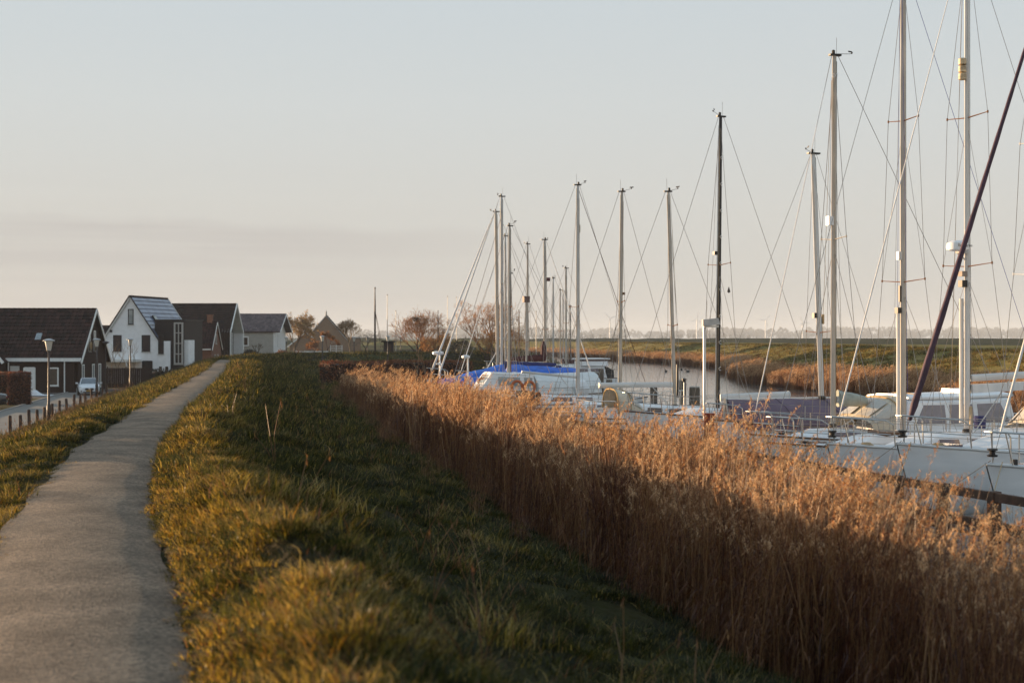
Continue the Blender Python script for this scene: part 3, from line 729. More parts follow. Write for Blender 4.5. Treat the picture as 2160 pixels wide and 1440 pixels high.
trim_grey = M('stone_trim', (.42, .40, .37), rough=.7, var=.08)
frame_dark = M('dark_frame', (.02, .018, .018), rough=.5)
pane_dark = glass('dark_pane', (.035, .03, .03), rough=.06)
pane_brown = glass('brown_pane', (.09, .065, .05), rough=.08)
pane_pale = glass('pale_pane', (.30, .33, .33), rough=.06)
shutter_dark = M('dark_shutter', (.04, .022, .022), rough=.6)
tile_brown = M('brown_pantile', (.028, .011, .009), rough=.75, var=.3, scale=1.6, spec=.25, island=.65)
tile_black = M('dark_flat_tile', (.024, .012, .010), rough=.8, var=.2, scale=1.6, spec=.2, island=.35)
tile_mauve = M('mauve_tile', (.12, .085, .085), rough=.6, var=.2, scale=1.5, island=.4)
tile_slate = M('glossy_slate', (.14, .17, .25), rough=.16, var=.12, scale=1.0, spec=.9)
zinc = M('zinc_sheet', (.40, .42, .44), rough=.3, metal=.5)

def roof_plane(parent, a, b, c, d, m, cols, rows, lift=.06, wave=.06, name='roof_tiles', flat=False):
    """tiles laid over the sloping quad a-b (eaves) to d-c (ridge): stepped courses, one rounded bump per tile"""
    a, b, c, d = map(Vector, (a, b, c, d)); n = (b - a).cross(d - a).normalized(); B = MB()
    g = lambda s, t: (a * (1 - s) + b * s) * (1 - t) + (d * (1 - s) + c * s) * t
    r = random.Random(cols * 31 + rows)
    for j in range(rows):
        t0, t1 = j / rows, (j + 1) / rows
        for i in range(cols):
            s0, s1 = i / cols, (i + 1) / cols; jit = r.uniform(-.008, .008)
            lo, hi = lift + jit, .008
            if flat:
                B.add([g(s0, t0) + n * lo, g(s1 - .04 / cols, t0) + n * lo, g(s1 - .04 / cols, t1) + n * hi, g(s0, t1) + n * hi, g(s0, t0), g(s1, t0)], [(0, 1, 2, 3), (4, 5, 1, 0)])
            else:
                sm = s0 + .38 / cols
                B.add([g(s0, t0) + n * lo, g(sm, t0) + n * (lo + wave), g(s1, t0) + n * lo, g(s1, t1) + n * hi, g(sm, t1) + n * (hi + wave), g(s0, t1) + n * hi, g(s0, t0), g(s1, t0)],
                      [(0, 1, 4, 5), (1, 2, 3, 4), (6, 7, 2, 1, 0)])
    o = B.build(name, m, parent); o['kind'] = 'stuff'; return o
def slab(parent, name, a, b, c, d, th, m):
    a, b, c, d = map(Vector, (a, b, c, d)); n = (b - a).cross(d - a).normalized()
    B = MB(); B.prism([a, b, c, d], th, -n); return B.build(name, m, parent)
def window(parent, c, ud, w, h, fm, pm, n=None, fw=.09, mull=0, trans=0, name='window', proud=.05):
    """framed window centred at c; ud = horizontal direction along the wall, n = outward normal"""
    c, ud = Vector(c), Vector(ud).normalized(); up = Vector((0, 0, 1))
    n = Vector(n) if n is not None else ud.cross(up)
    R = Matrix((ud, n, up)).transposed(); B = MB()
    def bx(x, z, sx, sz, q=proud): B.box(c + ud * x + up * z + n * (q / 2 - .01), (sx, q, sz), R=R)
    bx(-w / 2 + fw / 2, 0, fw, h); bx(w / 2 - fw / 2, 0, fw, h); bx(0, h / 2 - fw / 2, w - 2 * fw, fw); bx(0, -h / 2 + fw / 2, w - 2 * fw, fw)
    for k in range(mull): bx(-w / 2 + w * (k + 1) / (mull + 1), 0, fw * .6, h - 2 * fw, proud * .9)
    for k in range(trans): bx(0, -h / 2 + h * (k + 1) / (trans + 1), w - 2 * fw, fw * .6, proud * .85)
    o = B.build(name, fm, parent)
    Q = MB(); Q.box(c + n * .008, (w - fw * 1.6, .014, h - fw * 1.6), R=R); Q.build('pane', pm, o)
    S_ = MB(); S_.box(c - up * (h / 2 + .03) + n * .05, (w + .12, .12, .05), R=R); S_.build('sill', trim_grey, o)
    return o
def door(parent, c, ud, w, h, m, fm, n=None):
    c, ud = Vector(c), Vector(ud).normalized(); up = Vector((0, 0, 1)); n = Vector(n) if n is not None else ud.cross(up)
    R = Matrix((ud, n, up)).transposed(); B = MB(); B.box(c + n * .02, (w, .05, h), R=R)
    for k in (-1, 1): B.box(c + ud * k * (w / 2 + .04) + n * .03, (.08, .08, h + .08), R=R)
    B.box(c + up * (h / 2 + .04) + n * .03, (w, .08, .08), R=R)
    o = B.build('door', [m], parent)
    H = MB(); H.box(c + ud * w * .38 + n * .08, (.12, .05, .03), R=R); H.build('handle', steel, o); return o
def gable_body(parent, w, l, eh, rh, m, name='wall', base=0.0):
    """walls of a gabled house: gable ends at y=0 and y=l, ridge along y at x=0"""
    B = MB(); h = w / 2
    prof = [(-h, base), (h, base), (h, eh), (0, rh), (-h, eh)]
    B.loft([[(x, 0, z) for x, z in prof], [(x, l, z) for x, z in prof]]); return B.build(name, m, parent)
def gable_roof(parent, w, l, eh, rh, m, cols, rows, over=.3, gover=.25, th=.14, barge=None, bw=.22, flat=False, sides=(-1, 1), ridge=True):
    h = w / 2; k = (rh - eh) / h; ex = h + over; ez = eh - over * k
    for s in sides:
        a, b = (s * ex, -gover, ez + .1), (s * ex, l + gover, ez + .1); c, d = (0, l + gover, rh + .1), (0, -gover, rh + .1)
        q = (a, b, c, d) if s > 0 else (b, a, d, c)
        slab(parent, 'roof', *q, th, m)
        roof_plane(parent, *q, m, cols, rows, flat=flat)
    if ridge:
        B = MB(); n = max(6, int(l / .42))
        for i in range(n):
            y0 = -gover + (l + 2 * gover) * i / n; y1 = -gover + (l + 2 * gover) * (i + .96) / n
            B.tube([(0, y0, rh + .10), (0, y1, rh + .14)], [.13, .11], 6)
        o = B.build('ridge_tiles', m, parent); o['kind'] = 'stuff'
    if barge:
        for y in (-gover - .03, l + gover + .03):
            for s in (-1, 1):
                B = MB(); B.beam((s * ex, y, ez + .02), (0, y, rh + .02), .06, bw, up=(0, 0, 1)); B.build('bargeboard', barge, parent)
def house_at(name, label, x, y, z, rz): return thing(name, label, 'house', (x, y, z), rz)
Rd = math.radians
# --- dark brick house (ridge along the street; gable end faces right)
H = house_at('dark_brick_house', 'dark brick house with brown pantile roof and white window frames behind the white car', -38.4, 130.3, BASE, Rd(90))
# local: x -> world y, y -> world -x ; gable y=0 faces world +x
w_, l_, eh, rh = 8.6, 15.5, 3.0, 7.35
gable_body(H, w_, l_, eh, rh, brick_dark)
gable_roof(H, w_, l_, eh, rh, tile_brown, 46, 15, over=.45, gover=.35, barge=trim_white, bw=.26)
nrm = (0, -1, 0)
for k, px_ in enumerate((-1.15, .55)): window(H, (px_, 0, 4.55), (1, 0, 0), .62, 1.9, trim_white, pane_pale, nrm, trans=0)
for px_ in (-1.15, .55):
    B = MB(); B.box((px_, -.16, 4.05), (.75, .03, .85)); B.build('railing', glass('glass_rail', (.10, .08, .07)), H)
for px_, ww in ((-3.0, .72), (.1, .72), (2.1, .8)): window(H, (px_, 0, 1.35), (1, 0, 0), ww, 2.2, trim_white, pane_pale, nrm)
# street side (local x = -4.3 side faces the camera)
sx = -w_ / 2; sn = (-1, 0, 0)
window(H, (sx - .42, 2.1, 1.4), (0, 1, 0), .95, 1.65, trim_white, pane_brown, sn, fw=.12)
# ground floor bay with flat roof edge, door and downpipe
B = MB(); B.box((sx - .2, 3.3, 1.38), (.42, 6.0, 2.76)); B.build('front_wall', brick_dark, H)
B = MB(); B.box((sx - .42, 3.0, 2.9), (.62, 6.6, .3)); B.build('fascia', trim_white, H)
door(H, (sx - .42, 4.2, 1.1), (0, 1, 0), .9, 2.15, trim_white, trim_white, sn)
B = MB(); B.box((sx - .44, 5.5, 1.5), (.06, .8, 1.7)); B.build('panel', pale_plaster, H)
B = MB(); B.tube([(sx - .47, 1.1, 2.75), (sx - .47, 1.1, 0)], .06, 6); B.build('downpipe', trim_white, H)
B = MB(); B.tube([(sx - .47, 6.05, 2.75), (sx - .47, 6.05, 0)], .06, 6); B.build('downpipe', trim_white, H)
# cross gable at the far left whose roof runs into the main roof
def cross_gable(y0, half, e_z, r_z, x_front, x_back):
    Q = MB(); prof = [(y0 - half, 0), (y0 + half, 0), (y0 + half, e_z), (y0, r_z), (y0 - half, e_z)]
    Q.loft([[(x_front, y, z) for y, z in prof], [(x_back, y, z) for y, z in prof]]); Q.build('wing_wall', brick_dark, H)
    for s in (-1, 1):
        a, b = (x_front - .3, y0 + s * (half + .3), e_z - .2), (x_back, y0 + s * (half + .3), e_z - .2); c, d = (x_back, y0, r_z + .12), (x_front - .3, y0, r_z + .12)
        q = (a, b, c, d) if s < 0 else (b, a, d, c)
        slab(H, 'wing_roof', *q, .14, tile_brown); roof_plane(H, *q, tile_brown, 16, 14, name='wing_tiles')
        Q = MB(); Q.beam((x_front - .33, y0 + s * (half + .3), e_z - .27), (x_front - .33, y0, r_z + .05), .06, .26); Q.build('bargeboard', trim_white, H)
cross_gable(9.5, 3.2, 2.9, 6.7, sx - 1.6, 0)
def skylight(y, t, hgt, wd):
    k = (rh - eh) / (w_ / 2); n = Vector((-k, 0, 1)).normalized(); up = Vector((1, 0, k)).normalized()
    c = Vector((sx + t, y, eh + t * k + .1)); R = Matrix((up, Vector((0, 1, 0)), n)).transposed()
    Q = MB(); Q.box(c + n * .09, (hgt, wd, .12), R=R); o = Q.build('skylight', zinc, H)
    Q = MB(); Q.box(c + n * .157, (hgt - .16, wd - .16, .012), R=R); Q.build('pane', pane_pale, o)
skylight(4.1, 1.75, .8, .5)
k_ = (6.7 - 2.9) / 3.2; n_ = Vector((0, -k_, 1)).normalized(); up_ = Vector((0, 1, k_)).normalized()
Q = MB(); c_ = Vector((sx - .6, 7.5, 2.9 + 1.2 * k_)); R_ = Matrix((Vector((1, 0, 0)), up_, n_)).transposed()
Q.box(c_ + n_ * .16, (.75, 1.5, .12), R=R_); o_ = Q.build('skylight', zinc, H)
Q = MB(); Q.box(c_ + n_ * .228, (.6, 1.34, .012), R=R_); Q.build('pane', pane_pale, o_)

# --- white house (gable towards the viewer, glossy slate roof on its right side)
ax = math.atan2(-1.5, 9)
H = house_at('white_gabled_house', 'white brick house with steep gable and shiny slate blue roof', PX(275, 150), 150, BASE, ax)
w_, l_, eh, rh = 6.3, 9.6, 4.55, 9.1
gable_body(H, w_, l_, eh, rh, white_plaster)
gable_roof(H, w_, l_, eh, rh, tile_brown, 26, 18, over=.15, gover=.12, barge=trim_white, bw=.24, sides=(-1,), ridge=True)
h = w_ / 2; k = (rh - eh) / h
q = ((h + .15, -.12, eh - .15 * k + .1), (h + .15, l_ + .12, eh - .15 * k + .1), (0, l_ + .12, rh + .1), (0, -.12, rh + .1))
slab(H, 'roof', *q, .14, tile_slate); roof_plane(H, *q, tile_slate, 5, 11, lift=.07, flat=True)
for s in (-1, 1):
    B = MB(); B.beam((s * (h + .17), -.21, eh - .17 * k + .16), (0, -.21, rh + .2), .14, .09); B.build('verge_capping', clad_dark, H)
nrm = (0, -1, 0)
window(H, (.05, 0, 7.05), (1, 0, 0), .62, 1.65, frame_dark, pane_pale, nrm)
window(H, (-1.45, 0, 4.25), (1, 0, 0), .95, 1.75, frame_dark, shutter_dark, nrm)
window(H, (1.75, 0, 4.25), (1, 0, 0), .95, 1.75, frame_dark, shutter_dark, nrm)
B = MB(); B.box((-2.15, -.05, 5.55), (.24, .14, .24)); B.build('vent_box', frame_dark, H)
door(H, (1.9, 0, 1.2), (1, 0, 0), 1.0, 2.3, clad_dark, clad_dark, nrm)
B = MB(); B.box((-1.0, -.9, 2.45), (4.4, 1.9, .28)); B.build('canopy', trim_white, H)
B = MB(); B.box((.35, -1.7, 1.15), (.14, .14, 2.3)); B.build('canopy_post', trim_white, H)
# white lower block, dark clad two storey block with a tall framed window
B = MB(); B.box((h + .65, 1.4, 2.25), (1.4, 3.2, 4.5)); B.build('side_wall', white_plaster, H)
window(H, (h + .35, -.2, 4.15), (1, 0, 0), .62, 2.0, frame_dark, pane_dark, nrm)
for px_ in (.3, 1.0): window(H, (h + px_, -.2, 1.35), (1, 0, 0), .3, .95, frame_dark, pane_dark, nrm)
B = MB(); B.box((h + 1.05, 2.9, 4.05), (3.3, 5.0, 5.2)); B.box((h + 2.02, .8, 3.25), (1.3, 1.6, 6.5)); B.build('dark_block', clad_dark, H)
B = MB(); B.box((h + 1.08, 2.9, 6.72), (3.45, 5.15, .12)); B.build('roof_edge', frame_dark, H)
window(H, (h + 2.25, -.02, 4.25), (1, 0, 0), 1.0, 4.4, trim_grey, pane_dark, nrm, fw=.16, mull=1, trans=3, proud=.16)
B = MB(); B.box((h + 2.95, 1.1, 2.3), (.5, 1.6, 4.6)); B.build('end_wall', white_plaster, H)
kk = Vector((k, 0, 1)).normalized(); up_ = Vector((-1, 0, k)).normalized()
c_ = Vector((h - 1.35, 2.4, eh + 1.35 * k + .1)); R_ = Matrix((up_, Vector((0, 1, 0)), kk)).transposed()
Q = MB(); Q.box(c_ + kk * .14, (1.3, .8, .12), R=R_); o_ = Q.build('skylight', frame_dark, H); Q = MB(); Q.box(c_ + kk * .207, (1.1, .62, .012), R=R_); Q.build('pane', pane_pale, o_)

# --- roof glimpsed between the first two houses
H = house_at('brown_roofed_house', 'low brown roofed house glimpsed between the dark and the white house', PX(236, 176), 174, -2.4, Rd(90))
gable_body(H, 7.5, 9, 2.6, 5.6, brick_dark); gable_roof(H, 7.5, 9, 2.6, 5.6, tile_brown, 26, 12, barge=trim_white)

# --- small brick house
H = house_at('small_brick_house', 'small red brick house with chimney between white house and dark barn house', PX(463, 168), 166.2, -2.4, Rd(90))
w_, l_, eh, rh = 5.4, 6.8, 3.1, 6.05
gable_body(H, w_, l_, eh, rh, brick_red); gable_roof(H, w_, l_, eh, rh, tile_brown, 22, 11, over=.25, gover=.12, barge=trim_white, bw=.12)
B = MB(); B.box((.1, .75, 6.35), (.6, .6, 1.1)); B.box((.1, .75, 6.94), (.72, .72, .1)); B.build('chimney', brick_red, H)
window(H, (-.15, 0, 4.15), (1, 0, 0), .75, 1.15, trim_grey, pane_dark, (0, -1, 0), mull=1)
for px_ in (-.8, .8): window(H, (px_, 0, 1.7), (1, 0, 0), .7, 1.3, trim_grey, pane_dark, (0, -1, 0))
B = MB(); B.box((-w_ / 2 - .25, 3.4, 2.95), (.16, 6.8, .14)); B.build('gutter', trim_white, H)

# --- dark barn house, white framed gable recessed under an overhang
H = house_at('dark_barn_house', 'large dark barn house with pale frame around its recessed gable', PX(489, 181) - 0.15, 185, -1.6, Rd(90))
w_, l_, eh, rh = 8.4, 8.4, 4.1, 7.75
B = MB(); hh = w_ / 2; prof = [(-hh, -1), (hh, -1), (hh, eh), (0, rh), (-hh, eh)]
B.loft([[(x, 1.5, z) for x, z in prof], [(x, l_, z) for x, z in prof]]); B.build('wall', clad_dark, H)
gable_roof(H, w_, l_, eh, rh, tile_black, 24, 13, over=.05, gover=.02, flat=True)
for s in (-1, 1):
    a, b, c, d = (s * (hh + .08), 0, -1), (s * (hh + .08), l_, -1), (s * (hh + .08), l_, eh + .05), (s * (hh + .08), 0, eh + .05)
    q = (a, b, c, d) if s > 0 else (b, a, d, c)
    slab(H, 'tiled_wall', *q, .1, tile_black); roof_plane(H, *q, tile_black, 24, 12, flat=True, name='wall_tiles')
for s in (-1, 1):
    B = MB(); B.beam((s * hh, .6, -1), (s * hh, .6, eh), .16, 1.3, up=(0, 1, 0)); B.build('gable_frame', white_plaster, H)
    B = MB(); B.beam((s * hh, .6, eh), (0, .6, rh - .05), .16, 1.3, up=(0, 1, 0)); B.build('gable_soffit', white_plaster, H)
    B = MB(); B.beam((s * (hh + .12), -.05, -1), (s * (hh + .12), -.05, eh + .1), .1, .26, up=(1, 0, 0)); B.build('frame_edge', trim_white, H)
    B = MB(); B.beam((s * (hh + .12), -.05, eh + .05), (0, -.05, rh + .1), .1, .26, up=(0, 0, 1)); B.build('frame_edge', trim_white, H)
window(H, (-.4, 1.5, 2.2), (1, 0, 0), 2.4, 5.2, frame_dark, pane_dark, (0, -1, 0), mull=2, trans=2)
B = MB(); B.tube([(-1.6, .3, -.6), (-1.6, .3, 4.2)], .07, 6); B.build('flag_staff', trim_white, H)
B = MB(); B.lathe([(.22, 0), (.22, .5), (.3, .52), (.3, .6), (.18, .62)], (-1.2, 6.9, 6.55), 8); B.build('chimney', frame_dark, H)

# --- cottage with greige siding
cx = PX(578, 197)
H = house_at('greige_cottage', 'greige weatherboard cottage with mauve tiled roof at the end of the path', cx, 202, -.75, Rd(90))
w_, l_, eh, rh = 10.0, 8.2, 3.55, 5.85
gable_body(H, w_, l_, eh, rh, sid_white, base=-.6)
gable_roof(H, w_, l_, eh, rh, tile_mauve, 30, 14, over=.35, gover=.9, barge=trim_white, bw=.2)
B = MB()
for i in range(15): B.beam((-w_ / 2 - .015, -.05, -.2 + i * .25), (-w_ / 2 - .06, l_, -.2 + i * .25), .0, .0) if False else B.prism([(-w_ / 2 - .09, 0, -.3 + i * .26), (-w_ / 2 - .005, 0, -.3 + i * .26), (-w_ / 2 - .005, 0, -.04 + i * .26), (-w_ / 2 - .03, 0, -.04 + i * .26)], l_, (0, 1, 0))
o = B.build('siding_board', sid_grey, H); o['kind'] = 'stuff'
window(H, (-w_ / 2 - .1, 5.1 - 1.0, 2.15), (0, 1, 0), 1.25, 1.35, trim_white, pane_brown, (-1, 0, 0), fw=.16)
B = MB(); B.box((-w_ / 2 - .06, .0, 1.5), (.2, .14, 4.1)); B.build('corner_board', trim_white, H)
for px_ in (-1.7, -.6, .5): 
    B = MB(); B.box((px_, -.03, 2.3), (.95, .05, 1.9)); B.build('shutter', sid_white, H)

# --- old brick barn across the field
H = house_at('old_brick_barn', 'old tan brick gable end with a point finial across the field', PX(688, 260), 260, -.6, Rd(6))
w_, l_, eh, rh = 8.2, 14, 1.7, 6.45
gable_body(H, w_, l_, eh, rh, brick_tan); gable_roof(H, w_, l_, eh, rh, tile_brown, 24, 12, over=.1, gover=.05, barge=trim_grey, bw=.12)
B = MB(); B.lathe([(.16, 0), (.2, .25), (.1, .4), (.16, .6), (.02, 1.0)], (0, 0, rh + .05), 8); B.build('finial', trim_grey, H)
B = MB(); prof = [(-6.6, 0), (-3.4, 0), (-3.4, 3.1), (-3.9, 3.2), (-6.6, 1.0)]
B.loft([[(x, -.4, z) for x, z in prof], [(x, 9, z) for x, z in prof]]); B.build('lean_to', brick_tan, H)
slab(H, 'lean_to_roof', (-7.0, 9.3, .85), (-7.0, -.7, .85), (-3.5, -.7, 3.55), (-3.5, 9.3, 3.55), .12, zinc)
B = MB(); B.beam((-7.0, -.75, .8), (-3.7, -.75, 3.5), .06, .2); B.beam((-3.7, -.75, 3.5), (-2.2, -.75, 2.4), .06, .2); B.build('bargeboard', trim_white, H)
B = MB(); B.box((5.0, 3, 1.2), (2.6, 5, 2.4)); B.build('annexe', brick_tan, H)
B = MB(); B.box((5.0, 3, 2.5), (3.0, 5.4, .18)); B.build('annexe_roof', trim_grey, H)

# ------------------------------------------------------------------ hedges, fences
leaf_beech = leafmat('beech_hedge_leaf', [(.10, .03, .014), (.17, .055, .022), (.24, .09, .035), (.07, .02, .01)], trans=.25, gloss=.04)
leaf_shrub = leafmat('brown_shrub_leaf', [(.14, .05, .02), (.24, .10, .04), (.32, .16, .06), (.1, .035, .016)], trans=.3, gloss=.03)
leaf_ever = leafmat('evergreen_leaf', [(.012, .014, .007), (.025, .022, .01), (.035, .03, .014)], trans=.15, gloss=.05)
twig_core = M('hedge_twigs', (.030, .014, .010), rough=.95, var=.4, scale=6)
def leaf_cloud(B, pts, nrm, r, s0, s1):
    for p, n in zip(pts, nrm):
        a = Vector((r.gauss(0, 1), r.gauss(0, 1), r.gauss(0, 1))) + Vector(n) * .8
        a.normalize(); b = a.cross(Vector((r.gauss(0, 1), r.gauss(0, 1), r.gauss(0, 1)))); b.normalize(); c = a.cross(b); s = r.uniform(s0, s1)
        p = Vector(p); B.add([p - b * s, p + c * s * .55, p + b * s, p - c * s * .55], [(0, 1, 2, 3)])
def hedge(label, A, Bp, z0, z1, th, leaf, seed, n=2600, s=(.05, .11), bumpy=.12, name='hedge'):
    """clipped hedge between two ground points: twiggy core with leaves through its outer skin"""
    A, Bp = Vector((A[0], A[1], 0)), Vector((Bp[0], Bp[1], 0)); L_ = (Bp - A).length; rz = math.atan2(Bp.y - A.y, Bp.x - A.x)
    T = thing(name, label, 'hedge', (A.x, A.y, z0), rz); hgt = z1 - z0; r = random.Random(seed)
    B = MB(); k = max(2, int(L_ / .6)); rings = []
    for i in range(k + 1):
        x = L_ * i / k; q = lambda: r.uniform(-bumpy, bumpy) * .5; t2 = th / 2 * .86
        e_ = .9 if i in (0, k) else 1
        rings.append([(x, -t2 * e_ + q(), 0), (x, -t2 * e_ + q(), hgt * .5), (x, -t2 * e_ + q(), hgt * .93 + q()), (x, 0, hgt * .95 + q()), (x, t2 * e_ + q(), hgt * .93 + q()), (x, t2 * e_ + q(), 0)])
    B.loft(rings); B.build('twigs', twig_core, T)
    B = MB(); pts, nr = [], []
    for i in range(n):
        f = r.random(); x = r.uniform(0, L_)
        wob = bumpy * (2 * float(vnoise(x * 1.3, i % 3 * 9.0, seed)) - 1)
        if f < .42: pts.append((x, -th / 2 + r.gauss(0, .05) + wob * .5, r.uniform(0, hgt))); nr.append((0, -1, 0))
        elif f < .55: pts.append((x, th / 2 + r.gauss(0, .05), r.uniform(0, hgt))); nr.append((0, 1, 0))
        elif f < .88: pts.append((x, r.uniform(-th / 2, th / 2), hgt + r.gauss(0, .05) + wob)); nr.append((0, 0, 1))
        else: pts.append(((0 if f < .94 else L_) + r.gauss(0, .05), r.uniform(-th / 2, th / 2), r.uniform(0, hgt))); nr.append((-1 if f < .94 else 1, 0, 0))
    leaf_cloud(B, pts, nr, r, *s); B.build('foliage', leaf, T); return T
hedge('clipped copper beech hedge in front of the dark brick house door', (PX(17, 103), 103), (PX(60, 103), 103.5), BASE, PZ(788, 103), 1.2, leaf_beech, 3, 2600, (.04, .08))
hedge('copper beech hedge cut off by the photo edge beside dark car', (PX(-60, 104), 105), (PX(14, 104), 105.5), BASE, PZ(788, 104), 1.2, leaf_beech, 4, 2600, (.04, .08))
hedge('long dark clipped hedge at the end of the harbour basin', (PX(684, 99), 99), (PX(985, 106), 106), -1.7, .16, 1.5, leaf_beech, 5, 6000, (.05, .10), .1)
hedge('dark low hedge beneath the white house', (PX(316, 139), 139), (PX(366, 141), 141), -2.95, PZ(783, 140), 1.3, leaf_ever, 6, 1500, (.06, .12), .3)
hedge('low dark garden hedge by the small brick house', (PX(366, 155), 155), (PX(398, 156), 156), -2.9, PZ(763, 155), 1.2, leaf_beech, 8, 1000, (.06, .12), .3)
# boarded fence between the first two houses
T = thing('board_fence', 'tall dark board fence between dark and white houses', 'fence', (PX(224, 139), 139, BASE), 0)
fw_ = PX(322, 139) - PX(224, 139); bm = M('dark_fence_board', (.040, .020, .016), rough=.85, var=.3, scale=3, stretch=(1, 1, .2))
Bd = MB(); Bd.box((0, 0, .95), (.17, .03, 1.9)); fm_ = Bd.mesh('board', bm)
for i in range(int(fw_ / .185)): put('board', fm_, T, (.1 + i * .185, random.uniform(-.008, .008), random.uniform(-.02, .02)))
Bd = MB(); Bd.box((0, .07, 1.0), (.1, .1, 2.05)); pm_ = Bd.mesh('post', bm)
for i in range(int(fw_ / 1.8) + 1): put('post', pm_, T, (.1 + i * 1.8, 0, 0))

# ------------------------------------------------------------------ street lamps
lamp_steel = M('lamp_post_paint', (.050, .036, .034), rough=.5, var=.15)
lamp_hat = M('lamp_hood', (.42, .42, .43), rough=.35, var=.06)
lamp_opal = M('lamp_opal', (.62, .59, .53), rough=.35, var=.04, spec=.5)
def lamp_meshes():
    B = MB(); B.lathe([(.115, 0), (.115, 1.05), (.075, 1.12), (.065, 2.6), (.05, 4.12)], n=10); post = B.mesh('post', lamp_steel, True)
    B = MB(); B.lathe([(.10, 4.1), (.12, 4.15), (.21, 4.62), (.21, 4.66)], n=14); lan = B.mesh('lantern', lamp_opal, True)
    B = MB(); B.lathe([(.23, 4.64), (.33, 4.66), (.32, 4.70), (.16, 4.77), (.04, 4.80)], n=16); hat = B.mesh('hood', lamp_hat, True)
    B = MB(); B.lathe([(.05, 4.05), (.11, 4.1), (.10, 4.14)], n=10); col = B.mesh('collar', lamp_steel)
    return post, lan, hat, col
LM = lamp_meshes()
def lamp(px, d, zb, label, s=1.0):
    t = thing('street_lamp', label, 'street lamp', (PX(px, d), d, zb), random.uniform(0, 1), 'street lamps along the dike'); t.scale = (s, s, s)
    for n, m in zip(('post', 'lantern', 'hood', 'collar'), LM): put(n, m, t)
lamp(103, 80, BASE, 'street lamp before the white framed square window of the dark house')
lamp(204, 116, BASE, 'street lamp standing in front of the parked white car')
lamp(275, 134, BASE, 'street lamp in front of the white gable wall')
lamp(390, 162, -2.85, 'street lamp beside the dark block of the white house')
lamp(511, 196, -2.4, 'street lamp between the barn gable and the greige cottage')
lamp(604, 178, -2.3, 'street lamp at the right corner of the greige cottage', .9)
lamp(680, 150, -2.2, 'bright street lamp in front of the old tan brick barn', .9)
lamp(747, 176, -2.3, 'street lamp under the round bare tree', .9)
lamp(775, 205, -2.3, 'thin street lamp before the drooping pollard tree', .9)
lamp(818, 160, -2.2, 'street lamp in front of the small dark kiosk', .9)
lamp(845, 215, -2.3, 'small far street lamp right of the dark kiosk', .9)
t = thing('thin_lamp', 'slim dark lamp post beside the corner of the white house', 'street lamp', (PX(223, 127), 127, BASE))
B = MB(); B.tube([(0, 0, 0), (0, 0, 4.4)], [.06, .04], 8); B.build('post', lamp_steel, t)
B = MB(); B.lathe([(.05, 4.2), (.1, 4.3), (.34, 4.42), (.34, 4.46), (.08, 4.55)], n=12); B.build('hood', lamp_steel, t)

# ------------------------------------------------------------------ bollards along the kerb
bw_ = M('bollard_wood', (.075, .045, .035), rough=.9, var=.35, scale=8, stretch=(1, 1, .25), bump=.4, bscale=20)
B = MB(); B.lathe([(.085, 0), (.09, .5), (.085, .93), (.07, .985), (.02, 1.0)], n=9); bolm = B.mesh('bollard', bw_)
x, y, a, c = along(58, 131, .1)
u_ = -10.35; bx_, by_ = x + a * u_, y + c * u_
ords = 'first second third fourth fifth sixth seventh eighth ninth tenth eleventh twelfth thirteenth fourteenth fifteenth'.split()
bpx = 1080 + F * bx_ / by_
want = [-3, 21, 43, 62, 79, 94, 110, 125, 141, 156, 169, 180, 193, 215, 226]
for k, wpx in enumerate(want):
    i = int(np.argmin(np.abs(bpx - wpx)))
    o = bpy.data.objects.new('bollard', bolm); COL.objects.link(o); o.location = (bx_[i], by_[i], BASE - .05)
    o.rotation_euler = (random.gauss(0, .03), random.gauss(0, .03), random.uniform(0, 6)); o.scale = (1, 1, random.uniform(.92, 1.1))
    tag(o, 'short dark wooden bollard, %s from the photo edge in the row along the street' % ords[k], 'bollard', 'bollards along the street kerb')

